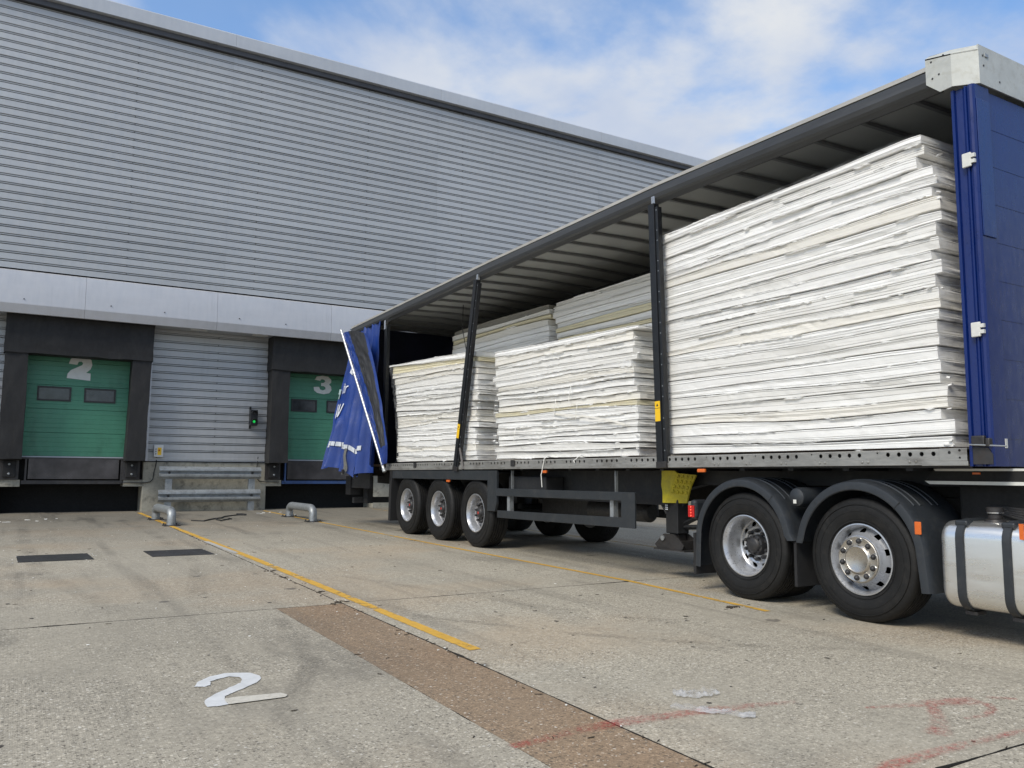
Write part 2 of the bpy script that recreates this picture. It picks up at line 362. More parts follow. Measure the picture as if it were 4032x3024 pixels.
def boolcut(o, cutter):
    m = o.modifiers.new('cut', 'BOOLEAN'); m.object = cutter; m.operation = 'DIFFERENCE'; m.solver = 'EXACT'
    bpy.context.view_layer.update(); dg = bpy.context.evaluated_depsgraph_get()
    me = bpy.data.meshes.new_from_object(o.evaluated_get(dg)); o.modifiers.clear(); old = o.data; me.name = old.name; o.data = me
    bpy.data.objects.remove(cutter)
def nz(x, y=0.0, z=0.0): return noise.noise(Vector((x, y, z)))
def rect(x0, x1, z0, z1): return [(x0, z0), (x1, z0), (x1, z1), (x0, z1)]

# ------------------------------------------------------------------ yard: base, slabs, joints
yb = MB(); yb.add([(-90, -70, gz(-70) - .05), (140, -70, gz(-70) - .05), (140, 260, gz(260) - .05), (-90, 260, gz(260) - .05)], [(0, 1, 2, 3)])
yard = yb.build('yard_ground', 'joint_dirt', kind='structure'); yard['label'] = 'pale concrete loading yard laid in large slabs'
def slab(x0, x1, y0, y1, mat, chip=1.0, label=None):
    g = .007; x0 += (.001 if abs(x0 + 4.1) < .01 else g); x1 -= (.001 if abs(x1 + 4.1) < .01 else g); y0 += g; y1 -= g
    pts = []
    def edge(ax, ay, bx, by, nx, ny):
        Ln = math.hypot(bx - ax, by - ay); visible = (-9 < (ax + bx) / 2 < 12) and Ln < 40
        n = max(2, int(Ln / .07)) if visible else 2
        for i in range(n):
            t = i / n; x, y = ax + (bx - ax) * t, ay + (by - ay) * t
            j = 0
            if visible and i: j = .004 * nz(x * 9, y * 9, 1) + .003 * nz(x * 40, y * 40, 2) - chip * .035 * max(0, nz(x * 1.7, y * 1.7, 5) - .28) * (1 + nz(x * 13, y * 13, 4))
            pts.append((x + nx * j, y + ny * j))
    edge(x0, y0, x1, y0, 0, -1); edge(x1, y0, x1, y1, 1, 0); edge(x1, y1, x0, y1, 0, 1); edge(x0, y1, x0, y0, -1, 0)
    n = len(pts); mb = MB()
    vs = [(x, y, gz(y)) for x, y in pts]
    cx, cy = (x0 + x1) / 2, (y0 + y1) / 2
    low = [(x, y, gz(y) - .045) for x, y in pts]
    mb.add(vs + low, [tuple(range(n))] + [(i, n + i, n + (i + 1) % n, (i + 1) % n) for i in range(n)])
    mb.m = [0] + [1] * n
    return mb.build('concrete_slab', [mat, 'joint_dirt'], yard, label=label, fix=True)
YR = [(-14, -4.0), (-4.0, 2.23), (2.23, 7.37), (7.37, 17.55), (17.55, 22.95)]
XC = [(-21.8, -15.65), (-15.65, -9.55), (-9.55, -3.50), (-3.50, 2.72), (2.72, 8.87), (8.87, 15), (15, 21)]
for yi, (ya, ybb) in enumerate(YR):
    for xi, (xa, xb) in enumerate(XC):
        if xi == 2 and ybb <= 7.4 and ya > -5:
            slab(xa, -4.10, ya, ybb, 'concrete_grey', 1.3)
            slab(-4.10, xb, ya, ybb, 'concrete_brown', 1.3, 'narrow brown concrete infill strip')
        else: slab(xa, xb, ya, ybb, 'concrete_pale' if xi >= 3 else 'concrete_grey', 1.2)
for (a, b_, c_, d_) in ((-90, -21.8, -70, 22.9), (21, 140, -70, 22.9), (-21.8, 21, -70, -14)): slab(a, b_, c_, d_, 'concrete_grey', 0)

def ribbon(pts, w, mat, name, h=.0035, parent=None, label=None, dz=0):
    mb = MB(); n = len(pts) - 1
    def fn(u, v):
        k = u * n; i = min(int(k), n - 1); t = k - i
        a, c = Vector(pts[i]), Vector(pts[i + 1]); p = a.lerp(c, t); d = (c - a).normalized(); q = Vector((-d.y, d.x))
        ww = (w[i] + (w[i + 1] - w[i]) * t) * 1.45 if isinstance(w, (list, tuple)) else w
        e = p + q * (v - .5) * ww; return (e.x, e.y, gz(e.y) + h + dz)
    mb.grid(fn, max(n * 6, 6), 2, uv=True)
    return mb.build(name, mat, parent or yard, label=label)
ribbon([(-3.49, 22.1), (-3.455, 17.0), (-3.36, 11.05), (-3.34, 7.49), (-3.33, 5.15)], .125, 'line_yellow', 'painted_line', label='worn yellow bay line beside the slab joint')
ribbon([(-3.47, 13.9), (-3.42, 12.0)], .10, 'line_white', 'painted_line', h=.006, label='white scuffed patch in the yellow line')
ribbon([(-.50, 22.1), (-.46, 17.5), (-.36, 13.7), (-.31, 11.1), (-.19, 7.4), (-.30, 5.3)], .085, 'line_yellow', 'painted_line', label='thin yellow bay line running under the trailer wheels')
ribbon([(2.50, 22.1), (2.58, 14.1), (2.64, 11.3), (2.66, 9.4), (2.70, 5.0)], .085, 'line_yellow_faint', 'painted_line')
ribbon([(5.2, 22.1), (5.43, 14.2), (5.67, 12.5), (5.75, 7.0)], .085, 'line_yellow_faint', 'painted_line')
ribbon([(-6.50, 22.1), (-6.50, 16.6)], .10, 'line_yellow', 'painted_line')
TWO = [(-5.18, 5.05), (-5.14, 5.15), (-5.06, 5.24), (-4.97, 5.28), (-4.9, 5.26), (-4.83, 5.22), (-4.8, 5.13), (-4.8, 5.07), (-4.85, 4.98), (-4.93, 4.9), (-5.02, 4.82), (-5.07, 4.77), (-5.08, 4.73), (-5.085, 4.61), (-5.13, 4.60), (-5.19, 4.61), (-5.19, 4.69), (-5.17, 4.76), (-5.11, 4.84), (-5.01, 4.94), (-4.93, 5.02), (-4.91, 5.08), (-4.91, 5.15), (-4.96, 5.19), (-5.03, 5.16), (-5.08, 5.12), (-5.09, 5.05), (-5.13, 5.02)]
BAR = [(-5.083, 4.722), (-5.0, 4.72), (-4.89, 4.705), (-4.79, 4.69), (-4.765, 4.64), (-4.79, 4.60), (-4.9, 4.60), (-5.02, 4.60), (-5.088, 4.603)]
def dense(P, k, jit):
    r = []
    for i in range(len(P)):
        a, c = P[i], P[(i + 1) % len(P)]
        for j in range(k):
            t = j / k; r.append((a[0] + (c[0] - a[0]) * t + random.uniform(-jit, jit), a[1] + (c[1] - a[1]) * t + random.uniform(-jit, jit)))
    return r
def flat(P, mat, name, h, parent=yard, label=None):
    mb = MB(); mb.add([(x, y, gz(y) + h) for x, y in P], [tuple(range(len(P)))]); mb.uv[0] = (.5, .5); return mb.build(name, mat, parent, label=label)
flat(dense(TWO, 4, .003), 'ground_white_paint', 'painted_number', .004, label='white painted figure 2 on the slab')
flat(dense(BAR, 4, .003), 'ground_cream_paint', 'painted_number', .006, label='cream foot of the painted figure 2')
ribbon([(-4.12, 3.34), (-3.94, 3.355), (-3.68, 3.385), (-3.43, 3.385), (-3.18, 3.36), (-3.0, 3.34), (-2.80, 3.30)], [.06, .08, .10, .11, .10, .10, .12], 'spray_red', 'spray_mark', label='red sprayed stroke across the joint')
ribbon([(-2.86, 3.29), (-2.69, 3.29), (-2.39, 3.22)], [.10, .09, .05], 'spray_red', 'spray_mark')
ribbon([(-2.15, 2.96), (-1.87, 2.87), (-1.69, 2.83), (-1.46, 2.74)], [.02, .08, .12, .14], 'spray_red', 'spray_mark', label='red sprayed arrow head')
ribbon([(-1.36, 2.76), (-1.30, 2.72), (-1.24, 2.66)], [.03, .05, .03], 'spray_red', 'spray_mark')
ribbon([(-1.47, 2.70), (-1.56, 2.61), (-1.70, 2.57), (-1.86, 2.59)], [.06, .05, .05, .03], 'spray_red', 'spray_mark')
ribbon([(-1.78, 2.82), (-1.95, 2.68), (-2.12, 2.56), (-2.24, 2.50)], [.07, .07, .09, .12], 'spray_red', 'spray_mark')
ribbon([(-2.95, 2.31), (-2.80, 2.35), (-2.47, 2.355), (-2.11, 2.345), (-1.75, 2.33)], [.07, .08, .07, .06, .04], 'spray_red', 'spray_mark', h=.007)
for P_, W_ in (([(-5.95, 20.5), (-5.95, 15), (-5.8, 10.5), (-5.3, 7.8)], .30), ([(-3.98, 20.5), (-4.0, 15), (-4.1, 11), (-4.6, 8.2)], .28),
               ([(-2.9, 9.2), (-2.2, 7.0), (-1.6, 5.6), (-.9, 4.6), (.0, 3.9)], .22), ([(-3.2, 6.6), (-2.5, 5.4), (-1.7, 4.5), (-.8, 3.8)], .16), ([(-1.9, 5.9), (-1.55, 5.55), (-1.2, 5.3)], .10),
               ([(.25, 17), (.2, 12), (.1, 8.4)], .26), ([(-5.6, 3.4), (-4.9, 4.2), (-4.4, 5.4), (-4.2, 6.9)], .2)):
    ribbon(P_, W_ / 1.0, 'tyre_mark', 'tyre_mark', h=.0025)
mb = MB()
for i in range(70):      # small round oil drips
    x, y = random.uniform(-7, 1.2), random.uniform(2.5, 15)
    if random.random() < .5: x, y = -1.9 + random.gauss(0, .5), 5.2 + random.gauss(0, .8)
    r = random.uniform(.006, .022); n = 9; g_ = [random.uniform(.7, 1.2) for _ in range(n)]
    mb.add([(x + r * g_[k] * math.cos(2 * math.pi * k / n), y + r * g_[k] * math.sin(2 * math.pi * k / n) * 1.2, gz(y) + .0022) for k in range(n)], [tuple(range(n))])
mb.build('oil_drips', 'oil_stain', yard, kind='stuff')
# steel covers let into the yard
for (x0, x1, nm) in ((-6.03, -5.22, 'left dark steel cover plate in the concrete, white crumbs round its ends'), (-4.50, -3.74, 'right dark steel cover plate in the concrete, near the yellow line')):
    mb = MB(); mb.add([(x0, 11.97, gz(12) + .006), (x1 + .03, 11.97, gz(12) + .006), (x1, 12.76, gz(12.76) + .006), (x0 - .02, 12.76, gz(12.76) + .006),
                       (x0, 11.97, gz(12) - .02), (x1 + .03, 11.97, gz(12) - .02), (x1, 12.76, gz(12.76) - .02), (x0 - .02, 12.76, gz(12.76) - .02)],
                      [(0, 1, 2, 3), (0, 4, 5, 1), (1, 5, 6, 2), (2, 6, 7, 3), (3, 7, 4, 0)])
    tag(mb.build('cover_plate', 'steel_dark'), nm, 'cover plate', 'steel cover plates in the yard')
# crumbs of foam, grit and twigs
def shard(mb, c, L_, w, t, ang, mi=0, tilt=0):
    r = Matrix.Rotation(ang, 3, 'Z') @ Matrix.Rotation(tilt, 3, 'Y'); j = lambda: random.uniform(.6, 1.15)
    vs = [Vector((sx * L_ / 2 * j(), sy * w / 2 * j(), sz * t / 2 * j())) for sx in (-1, 1) for sy in (-1, 1) for sz in (-1, 1)]
    mb.add([Vector(c) + r @ v for v in vs], [(0, 1, 3, 2), (4, 6, 7, 5), (0, 4, 5, 1), (2, 3, 7, 6), (0, 2, 6, 4), (1, 5, 7, 3)], mi)
mb = MB()
for i in range(330):
    k = random.random()
    if k < .22: x, y = -3.5 + random.gauss(0, .04), random.uniform(3, 17)
    elif k < .34: x, y = random.choice((-6.05, -5.2, -3.72)) + random.gauss(0, .07), random.uniform(11.9, 12.8)
    elif k < .55: x, y = random.uniform(-7, 0), random.uniform(14, 22)
    else: x, y = random.uniform(-7.5, 2), random.uniform(6, 16)
    s_ = random.uniform(.003, .011) * (1.0 if y > 10 else 1); shard(mb, (x, y, gz(y) + .004), s_ * random.uniform(1, 2.2), s_, s_ * .5, random.uniform(0, 3.1))
tag(mb.build('foam_crumbs', 'foam_chip', kind='stuff'), 'small white foam crumbs scattered over the yard', 'litter')
mb = MB()
for i in range(150):
    x, y = random.uniform(-7, 1.5), random.uniform(1.6, 15)
    if random.random() < .3: x = -3.5 + random.gauss(0, .04)
    L_ = random.uniform(.015, .06); shard(mb, (x, y, gz(y) + .004), L_, random.uniform(.003, .007), .004, random.gauss(.3, .6))
for (x, y) in ((-.44, 5.60), (-.47, 5.58), (-.42, 5.62), (-3.48, 9.9), (-3.50, 9.3), (-3.47, 8.1), (-3.49, 7.45), (-3.52, 7.4)):
    for k in range(5): shard(mb, (x + random.gauss(0, .03), y + random.gauss(0, .03), gz(y) + .005), .05, .012, .006, random.uniform(0, 3))
tag(mb.build('leaf_and_twig_litter', 'twig', kind='stuff'), 'dark twigs and dead leaf scraps on the concrete', 'litter')
# two scraps of stretch film
def filmscrap(name, p0, p1, w, label, seed):
    a, c = Vector(p0), Vector(p1); d = c - a; q = Vector((-d.y, d.x)).normalized(); mb = MB()
    def fn(u, v):
        e = math.sin(math.pi * min(1, max(0, u))) ** .5
        p = a + d * u + q * ((v - .5) * w * (.35 + .65 * e) + .03 * nz(u * 4, seed)); z = .006 + .035 * abs(nz(u * 7, v * 4, seed)) * (1 if 0 < v < 1 else .3) + .012 * abs(nz(u * 22, v * 9, seed))
        return (p.x, p.y, gz(p.y) + z)
    mb.grid(fn, 30, 10); tag(mb.build(name, 'litter_film', smooth='all'), label, 'litter', 'film scraps on the ground')
filmscrap('film_scrap', (-2.90, 3.62), (-2.64, 3.55), .14, 'crumpled lump of clear plastic film lying on the concrete', 3)
filmscrap('film_scrap', (-3.07, 3.46), (-2.80, 3.12), .07, 'long twisted strand of clear film lying across the red spray mark', 8)
# black cable left near the docks
mb = MB()
mb.tube([(x, y, gz(y) + .016) for x, y in ((-2.86, 18.75), (-2.66, 18.5), (-2.45, 18.9), (-2.28, 19.2), (-2.12, 19.35), (-1.97, 19.8), (-1.75, 20.1), (-1.57, 20.3), (-1.40, 20.25), (-1.33, 20.45), (-1.36, 20.68), (-1.5, 20.7))], .014, 6)
mb.tube([(x, y, gz(y) + .018) for x, y in ((-2.29, 19.15), (-2.33, 18.8), (-2.30, 18.45), (-2.2, 18.7), (-2.1, 18.8), (-2.02, 19.05), (-2.0, 18.9))], .014, 6)
tag(mb.build('loose_cable', 'cable_black', smooth=True), 'black cable lying in a tangle on the ground between the two pipe hoops', 'cable')
mb = MB()
for i in range(15):
    x, y = random.choice(((-6.0, 19.6), (-5.3, 20.3), (-.75, 20.9), (-.4, 20.2))); shard(mb, (x + random.gauss(0, .3), y + random.gauss(0, .25), gz(y) + .015), random.uniform(.04, .12), random.uniform(.01, .03), .012, random.uniform(-.5, .5))
tag(mb.build('splintered_scraps', 'foam_chip', kind='stuff'), 'pale splintered scraps lying in front of the dock pits', 'litter')
# pipe hoops
def hoop(x, dx, y0, y1, label):
    r = .085; z0 = gz(19); top = z0 + .24; k = .20; path = [(x + dx, y0, z0 - .02)]
    for i in range(7):
        a = math.pi / 2 * i / 6; path.append((x + dx * (1 - (k - k * math.cos(a)) / (y1 - y0)), y0 + k - k * math.cos(a), top - .12 + .13 * math.sin(a) + .02))
    for i in range(7):
        a = math.pi / 2 * (1 - i / 6); path.append((x, y1 - k + k * math.cos(a), top - .12 + .13 * math.sin(a) + .02))
    path.append((x, y1, z0 - .02))
    t = thing('pipe_hoop', (x, (y0 + y1) / 2, z0), label, 'wheel guide', 'grey pipe hoops beside the dock bays')
    mb = MB(); mb.tube(path, r, 16); mb.build('pipe', 'galvanised', t, smooth=True)
    for (px_, py_) in ((x + dx, y0), (x, y1)):
        m = MB(); g0 = gz(py_); m.box(px_ - .15, px_ + .15, py_ - .15, py_ + .15, g0 + .001, g0 + .015); bp_ = m.build('base_plate', 'steel_dark', t)
        m = MB()
        for sx in (-1, 1):
            for sy in (-1, 1): m.lathe([(g0 + .015, .016), (g0 + .045, .016), (g0 + .05, .01)], (px_ + sx * .12, py_ + sy * .12, 0), 'z', 6)
        m.build('anchor_bolts', 'screw_dark', bp_, kind='stuff')
hoop(-3.47, .03, 17.55, 19.45, 'grey bent pipe hoop bolted beside dock 2 where the long worn yellow line starts')
hoop(-.56, .0, 17.70, 19.50, 'grey bent pipe hoop bolted beside dock 3, nearest the blue curtain')

# ------------------------------------------------------------------ warehouse
WY = 22.61; UY = 21.81
wh = thing('warehouse', (0, WY, gz(WY)), 'long silver corrugated warehouse with a pale canopy band and numbered green loading doors', 'warehouse')
XL, XR = -14.0, 62.0
P = .2
def ribprof(n, y, z0):      # light broad faces with a narrow recessed groove; returns (y, z) points upward
    pts = []
    for i in range(n):
        z = z0 + i * P; pts += [(y, z), (y, z + .134), (y + .085, z + .137), (y + .085, z + .158), (y + .012, z + .160), (y + .012, z + .178), (y + .034, z + .180), (y + .034, z + .187), (y + .002, z + .1995)]
    return pts
def cladding(x0, x1, y, z0, n, name='cladding_sheet', mat='cladding_silver'):
    pr = ribprof(n, y, z0); k = len(pr); mb = MB()
    mb.add([(x0, a, c) for a, c in pr] + [(x1, a, c) for a, c in pr], [(i, k + i, k + i + 1, i + 1) for i in range(k - 1)])
    return mb.build(name, mat, wh)
mb = MB(); mb.box(XL, XR, UY + .14, 70, 5.86, 12.4); mb.box(XL, XR, WY + .8, 70, 0.0, 5.86); mb.build('building_shell', 'void_black', wh)
zt = 5.83; x = XL; first = None
xs = [XL + .2 + 6.0 * i for i in range(0, 13)]
for i in range(12):
    for j in range(7):
        n = 5 if j < 6 else 3
        z0 = zt + j * 1.0
        if first is None or j == 6 and i == 0:
            o = cladding(xs[0] - .0, xs[0] + 5.9995, UY + (.002 if (i + j) % 2 else 0), z0, n)
            if j == 0: first = o
            else: last = o
        else:
            src = last if j == 6 else first
            c = src.copy(); COL.objects.link(c); c.parent = wh; c.location = src.location + Vector((6.0 * i, .003 * ((i + j) % 2), 0 if j == 6 else j * 1.0))
mb = MB()      # fixings in the grooves
for j in range(34):
    for k in range(-4, 12):
        xx = 2.0 + k * 3.05; zz = zt + j * P + .163
        if zz < 12.3: mb.box(xx - .009, xx + .009, UY + .004, UY + .011, zz - .002, zz + .014)
mb.build('cladding_screws', 'screw_dark', wh, kind='stuff')
# parapet capping
for i in range(12):
    xa = xs[i]; mb = MB(); mb.prism([(UY - .20, 12.37), (UY - .20, 12.70), (UY - .12, 12.76), (UY + .5, 12.80), (UY + .5, 12.40), (UY - .0, 12.34)], 'x', xa, xa + 5.996)
    if i == 0: cap0 = mb.build('parapet_capping', 'capping_grey', wh)
    else:
        c = cap0.copy(); COL.objects.link(c); c.parent = wh; c.location = cap0.location + Vector((6.0 * i, 0, .002 * (i % 2)))
mb = MB(); mb.box(XL, XR, UY - .10, UY + .03, 12.22, 12.345); mb.build('capping_shadow_strip', 'screw_dark', wh)  # dark strip standing in for the shadow under the overhanging capping
# canopy band
for i in range(24):
    xa = -13.95 + 3.0 * i; mb = MB()
    mb.prism([(UY + .02, 5.80), (UY - .055, 5.76), (UY - .10, 5.02), (UY - .10, 5.00), (UY - .045, 4.80), (UY - .03, 4.79), (UY + .02, 4.80), (UY - .02, 5.02)], 'x', xa, xa + 2.995)
    if i == 0: cb0 = mb.build('canopy_panel', 'canopy_silver', wh)
    else:
        c = cb0.copy(); COL.objects.link(c); c.parent = wh; c.location = cb0.location + Vector((3.0 * i, -.003 * (i % 2), 0))
mb = MB(); mb.box(XL, XR, UY + .025, WY + .8, 4.84, 4.90); mb.build('canopy_soffit', 'capping_grey', wh)
mb = MB()
for i in range(22):
    for xx, zz in ((-13.9 + 3 * i + .5, 5.15), (-13.9 + 3 * i + 1.7, 5.12)): mb.lathe([(UY - .115, .014), (UY - .085, .016)], (xx, 0, zz), 'y', 6)
mb.build('canopy_rivets', 'screw_dark', wh, kind='stuff')

NUM2 = [(570, 500), (583, 462), (615, 440), (665, 432), (715, 437), (752, 462), (762, 500), (750, 535), (715, 566), (752, 569), (752, 627), (560, 615), (565, 580), (590, 550), (640, 525), (680, 505), (685, 488), (672, 478), (650, 480), (638, 505)]
NUM3 = [(80, 770), (95, 742), (140, 732), (185, 738), (208, 762), (208, 785), (192, 804), (208, 822), (212, 850), (195, 878), (150, 888), (100, 880), (78, 860), (73, 832), (115, 828), (124, 850), (145, 857), (165, 845), (163, 828), (148, 820), (130, 820), (130, 795), (150, 792), (162, 780), (152, 765), (132, 762), (122, 776)]
def number(P_, x0, x1, z0, z1, y, parent):
    us = [p[0] for p in P_]; vs = [p[1] for p in P_]; ua, ub, va, vb = min(us), max(us), min(vs), max(vs)
    pts = [(x0 + (p[0] - ua) / (ub - ua) * (x1 - x0), z1 - (p[1] - va) / (vb - va) * (z1 - z0)) for p in P_]
    mb = MB(); mb.add([(a, y, c) for a, c in pts], [tuple(range(len(pts)))]); return mb.build('door_number', 'number_white', parent)
def dock(c, num, nm):
    # a recess between the base walls holds everything; door face a little behind the cladding
    DY = WY + .10
    dr = part('loading_door', wh, (c, DY, 1.53), 'green sectional loading door' + (' with a white %s' % num if num else ''))
    zs = [1.565, 2.13, 2.70, 3.275, 3.85, 4.43]
    for k in range(5):
        mb = MB(); z0, z1 = zs[k], zs[k + 1] - .006
        pr = []
        nsub = 5; h = (z1 - z0) / nsub
        for q in range(nsub): pr += [(DY, z0 + q * h), (DY, z0 + (q + 1) * h - .008), (DY + .004, z0 + (q + 1) * h - .004)]
        pr.append((DY, z1)); pr += [(DY + .05, z1), (DY + .05, z0)]
        mb.prism(pr, 'x', c - 1.32, c + 1.32); mb.build('door_section', 'door_green', dr)
    mb = MB(); mb.box(c - 1.32, c + 1.32, DY - .012, DY + .05, 1.515, 1.558); mb.build('bottom_seal', 'capping_grey', dr)
    for s0, s1 in ((-.87, -.15), (.13, .83)):
        a, e = c + s0, c + s1
        mb = MB()
        for (q0, q1, r0, r1) in ((a, e, 2.885, 2.925), (a, e, 3.195, 3.235), (a, a + .04, 2.925, 3.195), (e - .04, e, 2.925, 3.195)): mb.box(q0, q1, DY - .022, DY + .003, r0, r1)
        w = mb.build('door_window', 'window_frame_black', dr)
        mb = MB(); mb.box(a + .04, e - .04, DY - .008, DY + .002, 2.925, 3.195); mb.build('window_pane', 'dock_window_glass', dr)
    if num == '2': number(NUM2, c - .27, c + .27, 3.42, 4.02, DY - .009, dr)
    if num == '3': number(NUM3, c - .26, c + .26, 3.41, 3.93, DY - .009, dr)
    mb = MB(); mb.box(c - 1.95, c + 1.95, DY + .08, DY + .1, 1.0, 4.9); mb.build('door_backing', 'void_black', dr)
    # dock shelter: foam pads in rubberised cloth
    sh = part('dock_shelter', wh, (c, WY, 1.5), 'black padded dock shelter')
    F0 = WY - .50
    def soft(x0, x1, z0, z1, y0, y1, name, seed, taper=0):
        mb = MB()
        def fn(u, v):
            # wrap around: v 0..1 goes left side, front, right side
            if v < .25: xx = x0; yy = y1 + (y0 - y1) * (v / .25)
            elif v < .75: xx = x0 + (x1 - x0) * (v - .25) / .5; yy = y0
            else: xx = x1; yy = y0 + (y1 - y0) * (v - .75) / .25
            zz = z0 + (z1 - z0) * u
            d = .035 * nz(xx * 2.1 + seed, zz * 1.3, yy) + .018 * nz(xx * 6 + seed, zz * 5, yy)
            edge = taper * (1 - u)
            return (xx + d * .6 + edge, yy - abs(d), zz + .03 * nz(xx * 2 + seed, yy * 2, 9) * (1 if u < .5 else 0))
        mb.grid(fn, 14, 20); mb.add([fn(1, v / 20) for v in range(21)], [tuple(range(21))]); mb.add([fn(0, v / 20) for v in range(21)], [tuple(range(21))])
        return mb.build(name, 'rubber_black', sh, smooth=True)
    soft(c - 1.59, c + 1.57, 3.93, 4.83, F0 - .04, WY - .005, 'header_pad', c + 1)
    soft(c - 1.57, c - 1.10, 1.47, 3.93, F0, WY - .006, 'side_pad', c + 4, .0)
    soft(c + 1.12, c + 1.55, 1.47, 3.93, F0, WY - .006, 'side_pad', c + 8, -.05)
    # leveller
    lv = part('dock_leveller', wh, (c, WY, 1.2), 'steel dock leveller with hanging lip')
    mb = MB(); mb.box(c - .95, c + .98, WY - .03, WY + .02, 1.02, 1.49); mb.build('lip_plate', 'checker_plate', lv)
    mb = MB(); mb.box(c - 1.1, c + 1.15, WY - .01, WY + .75, 1.49, 1.53); mb.build('leveller_deck', 'steel_dark', lv)
    mb = MB(); mb.box(c - 1.08, c + 1.1, WY + .0, WY + .1, .90, .985); mb.box(c - 1.02, c - .98, WY - .02, WY + .1, .94, 1.5); mb.box(c + 1.02, c + 1.06, WY - .02, WY + .1, .94, 1.5)
    mb.build('leveller_frame', 'blue_frame' if num == '3' else 'steel_dark', lv)
    for x0 in (c - 1.47, c + 1.13):
        mb = MB(); mb.box(x0 - .08, x0 + .33, WY - .03, WY + .0, 1.0, 1.46); fr = mb.build('bumper_mount', 'steel_dark', lv)
        mb = MB(); mb.box(x0, x0 + .27, WY - .13, WY - .031, 1.06, 1.44); bu = mb.build('dock_bumper', 'rubber_black', lv, bevel=.012)
        for zz in (1.14, 1.36):
            mb = MB(); mb.lathe([(WY - .15, .018), (WY - .145, .026), (WY - .125, .026)], (x0 + .135, 0, zz), 'y', 8); mb.build('bumper_bolt', 'galvanised', bu)
    # pit
    mb = MB(); zg = gz(WY); mb.box(c - 1.55, c + 1.55, WY + .76, WY + .79, zg - .02, 1.6); mb.build('pit_back', 'void_black', wh)
    for sgn in (-1, 1):
        mb = MB(); a, e = sorted((c + sgn * 1.10, c + sgn * 1.56)); mb.box(a, e, WY + .001, WY + .7, .84, 1.0); mb.build('pit_ledge', 'wall_concrete', wh)
dock(-4.93, '2', 'two'); dock(1.17, '3', 'three'); dock(7.27, None, 'a'); dock(13.37, None, 'a'); dock(-11.03, None, 'a')
# base walls with cladding above between docks
for c in (-7.98, -1.86, 4.24, 10.34, 16.44):
    zg = gz(WY); a, e = c - 1.535, c + 1.525
    mb = MB(); mb.box(a + .003, e - .003, WY, WY + .75, zg - .03, 1.452)
    bw = mb.build('base_wall', 'wall_concrete', wh, bevel=.01)
    pr = ribprof(16, WY - .035, 1.56); pr = [(WY - .035, 1.478), (WY - .030, 1.50), (WY - .045, 1.505), (WY - .045, 1.556)] + pr + [(WY - .035, 4.835)]
    k = len(pr); mb = MB(); a2, e2 = c - 1.45, c + 1.49
    mb.add([(a2, q, r) for q, r in pr] + [(e2, q, r) for q, r in pr], [(i, k + i, k + i + 1, i + 1) for i in range(k - 1)])
    mb.build('cladding_sheet', 'cladding_silver', wh)
    mb = MB(); mb.box(a2, e2, WY + .09, WY + .12, 1.46, 4.84); mb.build('cladding_lining', 'screw_dark', wh)
    for q in (a2 - .05, e2): mb = MB(); mb.box(q, q + .05, WY - .06, WY + .06, 1.475, 4.83); mb.build('corner_trim', 'canopy_silver', wh)
    mb = MB()
    for j in range(16): mb.box(c + .13, c + .152, WY - .034, WY - .024, 1.56 + j * P + .158, 1.56 + j * P + .178)
    mb.build('cladding_screws', 'screw_dark', wh, kind='stuff')
    # metal hatch in the wall
    mb = MB(); mb.box(c - .22, c + .25, WY - .008, WY + .0, .60, .90); mb.build('wall_hatch', 'steel_dark' if c == 99 else 'wall_concrete', wh, bevel=.004)
mb = MB(); mb.box(17.97, XR, WY, WY + .5, 0, 4.84); mb.build('base_wall', 'wall_concrete', wh)
# soffit vents
for xx in (-5.6, -2.3, -.75):
    mb = MB(); mb.box(xx - .2, xx + .2, UY + .3, UY + .42, 4.815, 4.838); mb.build('soffit_lamp', 'plastic_white_box', wh)
# conduit
mb = MB(); mb.tube([(-3.10, WY - .03, 1.57), (-3.10, WY - .03, 1.42), (-3.14, WY - .03, 1.2), (-3.16, WY - .03, 1.02), (-3.22, WY - .03, .95), (-3.4, WY - .03, .93), (-3.9, WY - .04, .93)], .012, 6)
mb.tube([(-.58, WY - .03, 1.62), (-.60, WY - .03, 1.3), (-.62, WY - .03, 1.08), (-.52, WY - .03, .97), (-.3, WY - .03, .95), (0, WY - .04, .95)], .012, 6)
mb.build('wall_conduit', 'cable_black', wh, smooth=True)
# crash barrier: two W beams on posts
cb = thing('crash_barrier', (-1.82, WY - .25, gz(WY)), 'grey steel crash barrier of two rails below the cladding between docks 2 and 3', 'crash barrier')
wb = [(0, 0), (-.02, .02), (-.075, .06), (-.08, .10), (-.02, .135), (-.01, .155), (-.02, .175), (-.08, .21), (-.075, .25), (-.02, .29), (0, .31), (.006, .305), (-.012, .285), (-.068, .248), (-.073, .212), (-.014, .178), (-.004, .155), (-.014, .132), (-.072, .098), (-.068, .062), (-.014, .024), (.006, .004)]
for z0 in (1.03, .45):
    mb = MB(); mb.prism([(WY - .30 + a, z0 + b_ ) for a, b_ in wb], 'x', -3.06, -.56); mb.build('beam_rail', 'galvanised', cb, smooth=True)
    for xx in (-2.82, -.78):
        mb = MB(); mb.lathe([(WY - .345, .0), (WY - .345, .03), (WY - .31, .035)], (xx, 0, z0 + .155), 'y', 8); mb.build('rail_bolt', 'steel_dark', cb)
for xx in (-2.82, -.78):
    mb = MB(); mb.box(xx - .08, xx + .08, WY - .29, WY - .18, gz(WY) - .02, 1.22); mb.build('post', 'galvanised', cb, bevel=.004)
